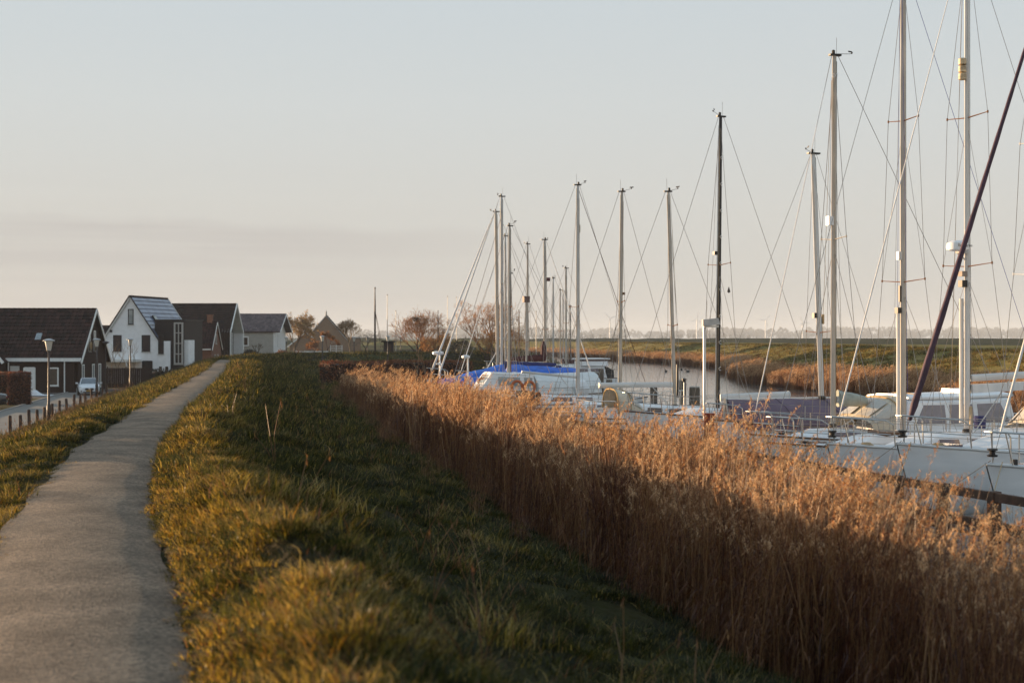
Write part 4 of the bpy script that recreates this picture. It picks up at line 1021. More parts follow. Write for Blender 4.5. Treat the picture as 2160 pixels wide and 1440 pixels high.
# ------------------------------------------------------------------ cars
car_white = M('white_car_paint', (.74, .75, .77), rough=.25, var=.02, spec=.5, coat=.6)
car_black = M('black_car_paint', (.018, .016, .018), rough=.25, var=.1, spec=.5, coat=.6)
car_glass = glass('car_glass', (.10, .12, .14), rough=.04)
tyre_m = M('tyre_rubber', (.018, .017, .016), rough=.85); rim_m = M('alloy_rim', (.35, .34, .33), rough=.35, metal=.7)
lens_m = M('headlight_lens', (.45, .47, .5), rough=.1, spec=.9); grille_m = M('car_grille', (.02, .02, .022), rough=.4)
plate_m = M('amber_number_plate', (.42, .24, .05), rough=.5); tail_m = M('tail_light', (.16, .01, .012), rough=.2)
def car(label, loc, rz, paint):
    """+x is forward"""
    T = thing('parked_car', label, 'car', loc, rz)
    # lower body: stations (x, half width, bottom, belt)
    st = [(-2.30, .62, .42, .80), (-2.22, .78, .32, .95), (-1.9, .87, .24, 1.0), (-1.2, .905, .22, 1.0), (0, .905, .20, .98), (.9, .90, .22, .95), (1.35, .89, .23, .93), (1.85, .84, .22, .84), (2.15, .74, .22, .74), (2.32, .58, .28, .62)]
    rings = []
    for x_, w, zb, zt in st:
        rings.append([(x_, -w * .9, zb), (x_, -w, zb + .14), (x_, -w, zb + (zt - zb) * .62), (x_, -w * .95, zt - .06), (x_, -w * .80, zt), (x_, -w * .4, zt + .03), (x_, w * .4, zt + .03), (x_, w * .80, zt), (x_, w * .95, zt - .06), (x_, w, zb + (zt - zb) * .62), (x_, w, zb + .14), (x_, w * .9, zb)])
    B = MB(); B.loft(rings); body = B.build('body', paint, T, angle=40)
    # greenhouse glass and roof
    gs = [(-1.75, .70, 1.0, 1.02), (-1.15, .72, 1.0, 1.30), (-.5, .74, .99, 1.41), (.15, .74, .98, 1.42), (.45, .73, .97, 1.37), (1.12, .70, .95, .97)]
    rings = [[(x_, -w, zb), (x_, -w * (1 - .22 * (zt - zb) / .45), zt - .03), (x_, -w * .55, zt), (x_, w * .55, zt), (x_, w * (1 - .22 * (zt - zb) / .45), zt - .03), (x_, w, zb)] for x_, w, zb, zt in gs]
    B = MB(); B.loft(rings); B.build('windows', car_glass, T, angle=35)
    rings = [[(x_, -w * .80, zt - .03), (x_, -w * .45, zt + .022), (x_, w * .45, zt + .022), (x_, w * .80, zt - .03)] for x_, w, zb, zt in gs[1:5]]
    B = MB(); B.loft(rings); B.build('roof', paint, T, angle=40)
    for s in (-1, 1):
        B = MB(); B.tube([(1.10, s * .71, .96), (.48, s * .60, 1.375), (-.5, s * .585, 1.41), (-1.15, s * .585, 1.30), (-1.8, s * .69, 1.0)], .035, 5); B.build('pillar', paint, T)
        B = MB(); B.beam((-.15, s * .735, .98), (-.2, s * .60, 1.39), .07, .03); B.build('pillar', frame_dark, T)
        B = MB(); B.box((.62, s * .98, 1.0), (.16, .2, .13)); B.build('mirror', paint, T)
        B = MB(); B.loft([[(2.02, s * .52, .60), (2.02, s * .79, .64), (2.02, s * .77, .74), (2.02, s * .55, .70)], [(2.24, s * .47, .58), (2.19, s * .68, .62), (2.17, s * .67, .71), (2.22, s * .48, .67)]]); B.build('headlight', lens_m, T)
        B = MB(); B.box((2.22, s * .56, .36), (.1, .24, .12)); B.build('air_intake', grille_m, T)
        B = MB(); B.box((-2.26, s * .58, .78), (.1, .32, .13)); B.build('tail_light', tail_m, T)
        for x_ in (-1.38, 1.38):
            B = MB(); B.lathe([(.2, -.11), (.315, -.11), (.33, -.07), (.33, .07), (.315, .11), (.2, .11)], (x_, s * .83, .33), 18, 'y'); wq = B.build('wheel', tyre_m, T, angle=40)
            B = MB(); yo = s * .945; B.lathe([(.205, -.015), (.2, .015), (.05, .02)], (x_, yo, .33), 14, 'y')
            for k in range(5):
                g_ = k * 2 * math.pi / 5; B.beam((x_, yo + s * .018, .33), (x_ + .2 * math.cos(g_), yo + s * .018, .33 + .2 * math.sin(g_)), .05, .02)
            B.build('rim', rim_m, wq)
    B = MB(); B.loft([[(2.2, -.42, .46), (2.2, .42, .46), (2.2, .38, .64), (2.2, -.38, .64)], [(2.345, -.36, .46), (2.345, .36, .46), (2.335, .32, .61), (2.335, -.32, .61)]]); B.build('grille', grille_m, T)
    B = MB(); B.lathe([(.075, 0), (.07, .02), (.02, .025)], (2.34, 0, .545), 12, 'x'); B.build('badge', steel, T)
    B = MB(); B.box((2.36, 0, .40), (.02, .52, .11)); B.build('number_plate', plate_m, T)
    B = MB(); B.box((2.3, 0, .30), (.1, 1.0, .08)); B.build('lower_grille', grille_m, T)
    B = MB(); B.box((-2.32, 0, .62), (.02, .52, .11)); B.build('number_plate', plate_m, T)
    return T
d_ = 121.0
car('white estate car parked nose out beside the dark brick house', (PX(187, d_), d_, BASE + .02), Rd(-72), car_white)
car('dark car half out of the photo beside the copper beech hedge', (PX(-58, 97.5), 97.5, BASE), Rd(196), car_black)
# slumped white tarpaulin on the apron
B = MB(); r = random.Random(5); rings = []
for i in range(9):
    t = i / 8; x_ = -.9 + 1.9 * t; hgt = (.42 * math.exp(-((t - .18) / .22) ** 2) + .07); w = .35 * math.sin(math.pi * min(1, t * 1.05 + .04)) + .05
    rings.append([(x_, -w, 0), (x_, -w * .6, hgt * .6 + r.uniform(-.03, .03)), (x_, 0, hgt), (x_, w * .6, hgt * .7), (x_, w, 0)])
B.loft(rings); o = B.build('tarpaulin', M('white_tarpaulin', (.7, .7, .71), rough=.6, var=.06, bump=.3, bscale=9), angle=50)
o.location = (PX(88, 119), 119, BASE + .016); tag(o, 'slumped white tarpaulin lying on the apron by the dark house', 'tarpaulin')

# ------------------------------------------------------------------ trees and shrubs
bark = M('grey_brown_bark', (.10, .07, .05), rough=.95, var=.3, scale=6, bump=.5, bscale=14)
bark_pale = M('pale_bark', (.17, .13, .09), rough=.95, var=.25, scale=6)
bark_dark = M('dark_bark', (.06, .035, .026), rough=.95, var=.3, scale=6)
twig_tan = M('tan_twigs', (.26, .165, .09), rough=.9, var=.3, scale=1.5)
twig_rust = M('rusty_twigs', (.30, .145, .065), rough=.9, var=.35, scale=1.2)
twig_grey = M('grey_twigs', (.16, .12, .085), rough=.9, var=.3, scale=1.5)
twig_maroon = M('maroon_twigs', (.15, .055, .04), rough=.9, var=.35, scale=1.2)
def tree(name, label, loc, height, spread, seed, trunk_h, barkm, twigm, levels=5, split=3, stems=1, leaf=None, nleaf=0, leaf_s=(.06, .12), twig_r=.018, droop=0.0, group=None, cat='tree', up=.35, r0=None):
    r = random.Random(seed); T = thing(name, label, cat, loc, r.uniform(0, 6), group)
    Bt, Bc = MB(), MB(); tips = []
    def grow_(p, dirv, L_, rad, lv):
        k = 3; pts = [p]; d = dirv.copy()
        for i in range(k):
            d = d + Vector((r.gauss(0, .16), r.gauss(0, .16), r.gauss(0, .10) + (up * .12 if lv > 1 else -droop))); d.normalize(); pts.append(pts[-1] + d * L_ / k)
        rs = [max(rad * (1 - .3 * i / k), twig_r * .5) for i in range(k + 1)]
        (Bt if lv >= levels - 1 else Bc).tube(pts, rs, 7 if lv >= levels - 1 else (4 if lv > 1 else 3), cap=False)
        if lv <= 0: tips.append(pts[-1]); tips.append(pts[-2]); return
        n = split + (r.random() < .5) + (1 if lv == 1 else 0)
        for j in range(n):
            q = pts[-1] if j == 0 else pts[1 + r.randrange(k)] * .4 + pts[-1] * .6
            g_ = 6.283 * j / n + r.uniform(-.5, .5); sp_ = r.uniform(.35, .8) * spread
            a = d.orthogonal().normalized(); b = d.cross(a)
            nd = (d + (a * math.cos(g_) + b * math.sin(g_)) * sp_ + Vector((0, 0, up * .3))).normalized()
            grow_(q, nd, L_ * r.uniform(.62, .85), max(rad * .58, twig_r * .5), lv - 1)
    L0 = height * .30
    for s in range(stems):
        g_ = 6.283 * s / max(1, stems) + r.uniform(-.3, .3); lean_ = 0 if stems == 1 else r.uniform(.35, .9)
        base = Vector((math.cos(g_) * .25 * (stems > 1), math.sin(g_) * .25 * (stems > 1), -.15))
        d = Vector((math.cos(g_) * lean_, math.sin(g_) * lean_, 1)).normalized(); rad = r0 or height * (.028 if stems == 1 else .016)
        if trunk_h > .2:
            tp = base + d * (trunk_h + .15); Bt.tube([base, (base + tp) / 2 + Vector((r.gauss(0, .04), r.gauss(0, .04), 0)), tp], [rad * 1.35, rad * 1.1, rad], 8, cap=False); base = tp
        for q in range(split if stems == 1 else 2):
            g2 = 6.283 * q / split + r.uniform(-.4, .4); nd = (d + Vector((math.cos(g2), math.sin(g2), .25)) * .55 * spread).normalized()
            grow_(base, nd, L0 * r.uniform(.8, 1.1), rad * .75, levels - 1)
    Bt.build('trunk', barkm, T); Bc.build('crown', twigm, T)
    if leaf and tips:
        Bl = MB(); pts = [tips[r.randrange(len(tips))] + Vector((r.gauss(0, .12), r.gauss(0, .12), r.gauss(0, .12))) for _ in range(nleaf)]
        leaf_cloud(Bl, pts, [(0, 0, 1)] * len(pts), r, *leaf_s); Bl.build('foliage', leaf, T)
    return T
leaf_tan = leafmat('tan_dead_leaf', [(.24, .14, .06), (.34, .21, .09), (.42, .28, .13)], trans=.3, gloss=.02)
leaf_rust = leafmat('rust_dead_leaf', [(.26, .11, .04), (.38, .19, .07), (.44, .25, .10)], trans=.3, gloss=.02)
tree('bare_tree', 'hazy tan tree rising behind the greige cottage', (PX(622, 236), 236, -.5), 6.4, .9, 21, .6, bark_pale, twig_tan, 6, 3, leaf=leaf_tan, nleaf=2200, leaf_s=(.10, .2), twig_r=.03)
tree('round_tree', 'bare round crowned tree right of the old brick barn', (PX(738, 232), 232, -.5), 5.3, .72, 22, .9, bark_pale, twig_tan, 6, 3, twig_r=.026, up=.35)
tree('pollard_tree', 'small dark drooping bare tree near the kiosk', (PX(772, 196), 196, -.4), 3.3, 1.1, 23, .7, bark_dark, twig_grey, 4, 3, twig_r=.024, droop=.25)
T = tree('nest_tree', 'broad rusty bare tree with a round nest in its top', (PX(888, 178), 178, -.35), 6.6, 1.0, 24, .3, bark_dark, twig_rust, 5, 3, stems=5, leaf=leaf_rust, nleaf=2600, leaf_s=(.04, .09), twig_r=.022)
B = MB(); r = random.Random(3)
for i in range(90):
    g_ = r.uniform(0, 6.28); q = Vector((math.cos(g_) * r.uniform(.1, .42), math.sin(g_) * r.uniform(.1, .42), r.uniform(-.25, .25))); e_ = q + Vector((r.gauss(0, .25), r.gauss(0, .25), r.gauss(0, .12))); B.tube([q, e_], .02, 3, cap=False)
o = B.build('nest', bark_dark); o.location = (PX(878, 176), 176, PZ(673, 176)); tag(o, 'ball shaped bird nest in the top of the rusty tree', 'nest')
tree('bare_shrub', 'dense rusty shrub at the right foot of the nest tree', (PX(922, 176), 176, -.3), 3.4, 1.0, 25, .1, bark_dark, twig_rust, 4, 3, stems=5, leaf=leaf_rust, nleaf=1800, leaf_s=(.05, .12), cat='shrub')
tree('bare_tree', 'tall bare tree behind the blue covered boat and its masts', (PX(1032, 172), 172, -.6), 7.6, .85, 26, .4, bark, twig_rust, 6, 2, stems=5, leaf=leaf_rust, nleaf=1800, leaf_s=(.05, .1), twig_r=.020)
tree('bare_shrub', 'orange brown thicket below the tall bare tree behind the masts', (PX(1058, 168), 168, -.9), 5.4, .95, 27, .1, bark_dark, twig_rust, 5, 2, stems=5, leaf=leaf_rust, nleaf=2200, leaf_s=(.06, .12), cat='shrub')
tree('bare_shrub', 'dark green brown bush left of the tall bare tree', (PX(972, 170), 170, -.3), 2.9, 1.0, 28, .1, bark_dark, twig_grey, 4, 3, stems=4, leaf=leaf_ever, nleaf=700, leaf_s=(.06, .12), cat='shrub')
tree('maroon_tree', 'maroon leafed small tree in front of the old brick barn', (PX(690, 222), 222, -.5), 3.6, .9, 29, .5, bark_dark, twig_maroon, 5, 2, leaf=leaf_shrub, nleaf=1500, leaf_s=(.07, .14), twig_r=.022)
tree('bare_shrub', 'maroon shrub left of the maroon tree by the barn', (PX(662, 226), 226, -.5), 2.6, 1.0, 30, .1, bark_dark, twig_maroon, 4, 3, stems=4, leaf=leaf_shrub, nleaf=900, leaf_s=(.07, .14), cat='shrub')
tree('brown_shrub', 'brown leafy shrub against the right wall of the cottage', (PX(600, 170), 170, -.9), 1.9, 1.1, 31, .05, bark_dark, twig_rust, 4, 3, stems=4, leaf=leaf_shrub, nleaf=1300, leaf_s=(.06, .13), cat='shrub')
tree('brown_shrub', 'low brown shrub beside the white rail fence', (PX(632, 168), 168, -.8), 1.5, 1.2, 32, .05, bark_dark, twig_grey, 4, 3, stems=4, leaf=leaf_shrub, nleaf=700, leaf_s=(.06, .13), cat='shrub')
tree('dark_shrub', 'dark evergreen shrub under the cottage window', (PX(528, 186), 186, -.9), 1.7, 1.1, 33, .05, bark_dark, twig_grey, 4, 3, stems=3, leaf=leaf_ever, nleaf=1300, leaf_s=(.06, .13), cat='shrub')
tree('bare_sapling', 'leafless sapling against the cottage weatherboards', (PX(543, 184), 184, -.8), 2.6, .6, 34, .4, bark_dark, twig_grey, 3, 3, twig_r=.016)
for px_, d_, h_, sd, lb in ((236, 137, 5.0, 41, 'bare garden sapling left of the white house gable'), (247, 143, 4.2, 42, 'bare garden sapling before the shuttered window of the white house'), (283, 138, 4.6, 43, 'bare garden sapling close behind the lamp at the white wall'), (268, 141, 4.2, 44, 'bare garden sapling left of the lamp at the white wall')):
    tree('bare_sapling', lb, (PX(px_, d_), d_, BASE), h_, .6, sd, 1.6, bark, twig_tan, 3, 2, twig_r=.012, up=.6, r0=.035)
tree('dead_shrub', 'leafless scrub at the reed edge before the dark hedge', (PX(818, 82), 82, -1.6), 2.3, .8, 35, .1, bark, twig_rust, 4, 3, stems=5, leaf=leaf_tan, nleaf=500, leaf_s=(.03, .06), twig_r=.008, cat='shrub')
for px_, d_, h_, sd, lb in ((880, 76, 2.9, 45, 'bare thin sapling leaning left above the reeds'), (898, 77, 3.0, 46, 'bare thin sapling upright above the reeds'), (912, 78, 3.4, 47, 'bare thin sapling leaning right above the reeds by the hedge')):
    tree('thin_sapling', lb, (PX(px_, d_), d_, -1.7), h_, .3, sd, 1.5, bark_pale, twig_tan, 2, 2, twig_r=.008, up=1.2, r0=.022)

# ------------------------------------------------------------------ small things by the field
T = thing('rail_fence', 'white rail fence in front of the old brick barn', 'fence', (PX(625, 190), 190, -.75), Rd(5))
Bd = MB(); Bd.box((0, 0, .45), (.1, .1, .9)); pm_ = Bd.mesh('post', trim_white)
for i in range(5): put('post', pm_, T, (i * 1.05, 0, 0))
for z in (.42, .78):
    Bd = MB(); Bd.box((2.1, -.07, z), (4.5, .04, .14)); Bd.build('rail', trim_white, T)
T = thing('field_gate', 'white barred field gate by the maroon tree', 'gate', (PX(697, 205), 205, -.5), Rd(-4))
for i in range(5):
    Bd = MB(); Bd.beam((0, 0, .2 + i * .25), (1.7, 0, .2 + i * .25), .04, .06); Bd.build('rail', trim_white, T)
for x_ in (0, .85, 1.7):
    Bd = MB(); Bd.box((x_, 0, .68), (.07, .06, 1.3)); Bd.build('post', trim_white, T)
T = thing('dark_kiosk', 'small dark kiosk with overhanging roof on the dike', 'kiosk', (PX(820, 172), 172, -.15), 0)
Bd = MB(); Bd.box((0, 0, .75), (1.15, 1.1, 1.5)); Bd.build('wall', clad_dark, T)
Bd = MB(); Bd.prism([(-.9, -.85, 1.5), (.9, -.85, 1.5), (.75, -.85, 1.62), (-.75, -.85, 1.72)], 1.7, (0, 1, 0)); Bd.build('roof', clad_dark, T)
Bd = MB(); Bd.box((.1, -.57, .7), (.5, .04, 1.2)); Bd.build('door', M('brown_door', (.07, .035, .02)), T)
T = thing('wooden_mast', 'tall dark wooden mast with two stays standing on the dike', 'mast', (PX(791, 168), 168, -.1), 0)
Bd = MB(); Bd.tube([(0, 0, 0), (0, 0, 5.2), (0, 0, PZ(608, 168) + .1)], [.12, .10, .05], 8); Bd.build('pole', M('dark_pole', (.035, .02, .018), rough=.6), T)
for dx in (.95, .7):
    Bd = MB(); Bd.tube([(0, 0, 5.3), (dx * .95, .2, .8)], .022, 4); Bd.build('stay', wire_dark, T)
Bd = MB(); Bd.lathe([(.03, 0), (.09, .05), (.09, .2), (.02, .25)], (0, 0, PZ(608, 168)), 8); Bd.build('truck', dark_fit, T)
for px_, d_, yt, rr, lb in ((817, 190, 623, .055, 'thin grey flagpole behind the dark kiosk'), (835, 195, 657, .045, 'short thin pole right of the dark kiosk'), (924, 175, 657, .06, 'brown pole beside the nest tree'), (944, 200, 626, .05, 'slender pole behind the gap right of the nest tree'), (963, 205, 628, .045, 'slender pole left of the tall bare tree'), (1131, 190, 658, .05, 'slim dark pole behind the masts at the river bend')):
    T = thing('flagpole', lb, 'pole', (PX(px_, d_), d_, -.3), 0)
    Bd = MB(); Bd.tube([(0, 0, 0), (0, 0, PZ(yt, d_) + .3)], [rr * 1.2, rr * .6], 6); Bd.build('pole', bark if px_ in (924,) else alu_warm, T)
    Bd = MB(); Bd.lathe([(.02, 0), (.07, .04), (.07, .12), (.01, .16)], (0, 0, PZ(yt, d_) + .3), 6); Bd.build('finial', dark_fit, T)
# ------------------------------------------------------------------ boats
def hull_shape(aft, fore, beam, fb, stern=.74, full=.45):
    L_ = aft + fore
    def hb(t):
        if t < full: return beam / 2 * (stern + (1 - stern) * math.sin(t / full * math.pi / 2))
        return beam / 2 * max(0.012, 1 - ((t - full) / (1 - full)) ** 2.3)
    def sh(t): return fb * (1 + .30 * max(0, (t - .3) / .7) ** 1.8 + .03 * max(0, (.3 - t) / .3))
    return L_, hb, sh
class Boat:
    """sailing or motor boat; origin at the waterline under the mast, +x to the bow, +y to port"""
    def __init__(s, name, label, cat, x, y, head, aft, fore, beam, fb, hull=white_gel, deckm=deck_grey, stripe=None, stern=.74, group='boats moored along the reed bank', trail=None):
        s.T = thing(name, label, cat, (x, y, WZ), Rd(head), group); s.h = Rd(head); s.x, s.y = x, y
        s.aft, s.fore, s.beam, s.fb = aft, fore, beam, fb
        s.L, s.hb, s.sh = hull_shape(aft, fore, beam, fb, stern)
        N_ = 15; rings = []
        for i in range(N_):
            t = i / (N_ - 1); b, z = s.hb(t), s.sh(t); x_ = -aft + s.L * t; rake = .55 * t ** 6
            p = [(x_, b, z), (x_ - rake * .35, b * .985, z * .6), (x_ - rake * .8, b * .88, .12), (x_ - rake * 1.3, b * .55, -.25), (x_ - rake * 1.5, .002, -.42)]
            rings.append(p + [(q[0], -q[1], q[2]) for q in p[::-1]][0:])
        B = MB(); B.loft(rings, closed=False, cap=False); n = len(rings[0]); B.f.append(tuple(range(n))); B.mi.append(0)
        s.part('hull', B, hull, angle=35)
        rings = []
        for i in range(N_):
            t = i / (N_ - 1); b, z = s.hb(t) * .985, s.sh(t) - .015; x_ = -aft + s.L * t
            rings.append([(x_, b * k, z + .06 * (1 - k * k) * s.beam / 3) for k in (-1, -.5, 0, .5, 1)])
        B = MB(); B.loft(rings, closed=False, cap=False); s.part('deck', B, deckm, angle=30)
        for k in (1, -1):
            B = MB(); B.tube([(-aft + s.L * t, k * s.hb(t), s.sh(t) + .01) for t in np.linspace(0, 1, 13)], .026, 5); s.part('toe_rail', B, trail or stripe_brown)
        if stripe:
            for k in (1, -1):
                B = MB(); V = []
                for t in np.linspace(0, .97, 13):
                    V += [(-aft + s.L * t - .02 * t ** 6, k * (s.hb(t) * .994 + .012), s.sh(t) * .84), (-aft + s.L * t, k * (s.hb(t) * .99 + .012), s.sh(t) * .76)]
                B.add(V, [(2 * i, 2 * i + 2, 2 * i + 3, 2 * i + 1) for i in range(12)]); s.part('hull_stripe', B, stripe)
    def part(s, name, B, m, **k): return B.build(name, m, s.T, **k)
    def deck_z(s, x): t = (x + s.aft) / s.L; return s.sh(max(0, min(1, t)))
    def cabin(s, x0, x1, w0, w1, h0, h1, wins=(), slope=.9, top=None, m=white_gel, gm=glass_boat, back=.15, rake=.7, name='cabin'):
        """coach roof from x0 (aft) to x1 (front), half widths w0,w1, heights h0,h1; wins = (xa, xb, f0, f1[, skew])"""
        g = lambda x: (x - x0) / (x1 - x0)
        W_ = lambda x: w0 + (w1 - w0) * g(x); Hh = lambda x: h0 + (h1 - h0) * g(x); zd = lambda x: s.deck_z(x) - .02
        def ring(x, hs, dx):
            w = W_(x); z = zd(x); hh_ = Hh(x) * hs
            return [(x, w, z), (x + dx * .9, w * (1 - .16 * hs), z + hh_ * slope), (x + dx, w * .70, z + hh_), (x + dx, 0, z + hh_ * 1.05), (x + dx, -w * .70, z + hh_), (x + dx * .9, -w * (1 - .16 * hs), z + hh_ * slope), (x, -w, z)]
        xs_ = [x0] + [x0 + (x1 - x0) * q for q in (.33, .66)] + [x1]
        rings = [ring(x0, 1, back)] + [ring(x, 1, 0) for x in xs_[1:-1]] + [ring(x1, 1, -rake)]
        B = MB(); B.loft(rings, closed=False, cap=True); o = s.part(name, B, m, angle=38)
        for q in wins:
            xa, xb, f0, f1 = q[:4]; sk = q[4] if len(q) > 4 else 0
            for k in (1, -1):
                def pt(x, f, off): return (x, k * (W_(x) * (1 - .16 * f / slope) + off), zd(x) + Hh(x) * f)
                a, b, c, d = (xa, f0), (xb, f0), (xb - max(0, sk), f1), (xa - min(0, sk), f1)
                B = MB(); B.add([pt(*p, .012) for p in (a, b, c, d)] + [pt(*p, -.01) for p in (a, b, c, d)], [(0, 1, 2, 3), (0, 4, 5, 1), (1, 5, 6, 2), (2, 6, 7, 3), (3, 7, 4, 0)])
                B.build('window', gm, o)
        if top:
            B = MB(); xm = [x0 + .05, (x0 + x1) / 2, x1 - rake]
            B.loft([[(x, W_(x) * k, zd(x) + Hh(x) * (1 + .045 * (1 - k * k)) + dz) for k, dz in ((-.8, -.06), (-.8, .0), (-.4, .035), (0, .035), (.4, .035), (.8, .0), (.8, -.06))] for x in xm]); B.build('cabin_top', top, o)
        return o
    def screen_windows(s, o, x1, w1, h1, rake, gm, n=3, f0=.45, f1=.9):
        z = s.deck_z(x1) - .02
        for i in range(n):
            k0, k1 = -.74 + 1.48 * i / n + .03, -.74 + 1.48 * (i + 1) / n - .03
            B = MB(); q = lambda k, f, off: (x1 - rake * f + off, k * w1 * (1 - .16 * f), z + h1 * f)
            B.add([q(k0, f0, .02), q(k1, f0, .02), q(k1, f1, .02), q(k0, f1, .02), q(k0, f0, -.02), q(k1, f0, -.02), q(k1, f1, -.02), q(k0, f1, -.02)], [(0, 1, 2, 3), (0, 4, 5, 1), (2, 6, 7, 3), (1, 5, 6, 2), (3, 7, 4, 0)]); B.build('windscreen', gm, o)
    def sprayhood(s, xa, xf, w, hgt, m=canvas_beige, win=glass_clear_pvc, base=None, trim=canvas_tan):
        """xa = tall open aft end, xf = low front"""
        z = (base if base is not None else s.deck_z(xa)) - .02
        prof = [(xf, .30), (xf - (xf - xa) * .25, .62), (xf - (xf - xa) * .5, .92), (xf - (xf - xa) * .75, 1.0), (xa, 1.02)]
        def arc(x, f):
            return [(x, w * math.copysign(abs(math.cos(g)) ** .6, math.cos(g)), z + hgt * f * max(0, math.sin(g)) ** .75) for g in np.linspace(0, math.pi, 11)]
        B = MB(); B.loft([arc(x, f) for x, f in prof], closed=False, cap=False); o = s.part('sprayhood', B, m, angle=50)
        for g0, g1 in ((.12, .30), (.34, .49), (.51, .66), (.70, .88)):
            B = MB(); V = []
            for x, f in ((xf - (xf - xa) * .06, .40), (xf - (xf - xa) * .42, .84)):
                for g in np.linspace(g0, g1, 4):
                    a = g * math.pi; V.append((x + .02, (w + .012) * math.copysign(abs(math.cos(a)) ** .6, math.cos(a)), z + (hgt + .015) * f * math.sin(a) ** .75 + .012))
            B.add(V, [(i, i + 1, i + 5, i + 4) for i in range(3)]); B.build('clear_window', win, o)
        B = MB(); B.tube([Vector(p) + Vector((0, 0, .01)) for p in arc(xa, 1.02)], .028, 6); B.build('piping', trim, o)
        B = MB(); B.tube([Vector(p) + Vector((.0, 0, .012)) for p in arc(xf - (xf - xa) * .5, .925)], .02, 5); B.build('hoop', trim, o); return o
    def lifelines(s, n=6, hgt=.62, t0=.02, t1=.82, wires=(1.0, .5)):
        B = MB(); B.tube([(0, 0, 0), (0, 0, hgt)], .014, 6); B.lathe([(.03, 0), (.03, .05)], n=6); me_ = B.mesh('stanchion', steel)
        for k in (1, -1):
            pts = []
            for i in range(n):
                t = t0 + (t1 - t0) * i / (n - 1); p = (-s.aft + s.L * t, k * s.hb(t) * .955, s.sh(t)); put('stanchion', me_, s.T, p); pts.append(p)
            tb = .93; bow = (-s.aft + s.L * tb, k * s.hb(tb) * .9, s.sh(tb))
            for f in wires:
                B = MB(); B.tube([(p[0], p[1], p[2] + hgt * f) for p in pts + [bow]], .0065, 4); s.part('lifeline', B, wire)
    def pulpit(s, hgt=.62):
        B = MB(); t0, t1 = .86, .985; q = lambda t, k, z, o=0: Vector((-s.aft + s.L * t + o, k * s.hb(t) * .93, s.sh(t) + z))
        top = [q(t0, 1, 0), q(t0 + .004, 1, hgt * .85), q(t0 + .02, 1, hgt), q(.94, 1, hgt), q(t1, 1, hgt, .08), q(t1, -1, hgt, .08), q(.94, -1, hgt), q(t0 + .02, -1, hgt), q(t0 + .004, -1, hgt * .85), q(t0, -1, 0)]
        B.tube(top, .017, 6)
        for k in (1, -1): B.tube([q(.955, k, 0), q(.968, k, hgt)], .015, 6); B.tube([q(t0 + .01, k, hgt * .5), q(.96, k, hgt * .5)], .012, 5)
        s.part('pulpit', B, steel)
    def pushpit(s, hgt=.62):
        B = MB(); w = s.hb(0) * .93; z = s.sh(0); x = -s.aft + .06
        B.tube([(x + 1.0, w, z), (x + .95, w, z + hgt), (x, w * .96, z + hgt), (x, -w * .96, z + hgt), (x + .95, -w, z + hgt), (x + 1.0, -w, z)], .016, 6)
        for k in (1, -1): B.tube([(x, k * w * .9, z), (x, k * w * .9, z + hgt)], .014, 5)
        B.tube([(x + .97, w, z + hgt * .5), (x, w * .96, z + hgt * .5), (x, -w * .96, z + hgt * .5), (x + .97, -w, z + hgt * .5)], .011, 5); s.part('pushpit', B, steel)
    def mast(s, z_top, r=.075, m=alu, lean=0.0, base=None, spread=((.52, .8),), sweep=0.0, vane=1, steps=True, bands=None, rake=0.0, track=True, dark=None):
        """z_top: world height of the masthead; lean: world x offset of the head"""
        z0 = (base if base is not None else s.deck_z(0)); zt = z_top - WZ
        c, sn_ = math.cos(s.h), math.sin(s.h)
        dx, dy = lean * c - rake, -lean * sn_
        s.m0, s.m1 = Vector((0, 0, z0)), Vector((dx, dy, zt)); s.r = r
        at = lambda f: s.m0 + (s.m1 - s.m0) * f; s.at = at
        B = MB(); B.tube([at(0), at(.5), at(.93), at(1)], [r, r, r * .92, r * .78], 10, flat=.72, flat_dir=(1, 0, 0)); mo = s.part('mast', B, m, angle=45); s.mo = mo
        B = MB(); B.lathe([(r * 1.5, 0), (r * 1.5, .05), (r * 1.1, .09)], at(0), 10); B.build('mast_step', dark_fit, mo)
        if track:
            B = MB(); B.beam(at(.06) - Vector((r + .008, 0, 0)), at(.985) - Vector((r * .8 + .008, 0, 0)), .03, .014, up=(1, 0, 0)); B.build('sail_track', dark_fit, mo)
        # masthead: crane, wind vane, anemometer, antenna
        hd = at(1); B = MB(); B.box(hd + Vector((-.02, 0, .02)), (r * 4.6, r * 1.5, .05)); B.lathe([(.02, 0), (.045, .02), (.045, .1), (.02, .12)], hd + Vector((.03, 0, .04)), 8); B.build('masthead_crane', dark_fit, mo)
        if vane:
            sc_ = vane; vr_ = random.Random(int(z_top * 1000)); va = vr_.uniform(-.9, .9) + (math.pi if vr_.random() < .3 else 0); vd = Vector((math.cos(va), math.sin(va), 0)); el_ = vr_.uniform(.04, .16)
            B = MB(); B.tube([hd + Vector((.05, 0, .05)), hd + vd * .42 * sc_ + Vector((0, 0, el_)), hd + vd * .5 * sc_ + Vector((0, 0, el_ + .01))], .007, 4); B.lathe([(.01, 0), (.024, .02), (.024, .05), (.01, .06)], hd + vd * .5 * sc_ + Vector((0, 0, el_)), 6)
            wv_ = vd.cross(Vector((0, 0, 1))) * vr_.uniform(-1, 1) + vd * .8; B.beam(hd + vd * .40 * sc_ + Vector((0, 0, el_ + .07)), hd + vd * .40 * sc_ + wv_ * .2 * sc_ + Vector((0, 0, el_ + .09)), .01, .04); B.build('wind_vane', dark_fit, mo)
            B = MB(); B.tube([hd + Vector((-.05, .02, .03)), hd + Vector((-.06, .02, .5))], .006, 4); B.build('antenna', wire, mo)
        s.sp = []
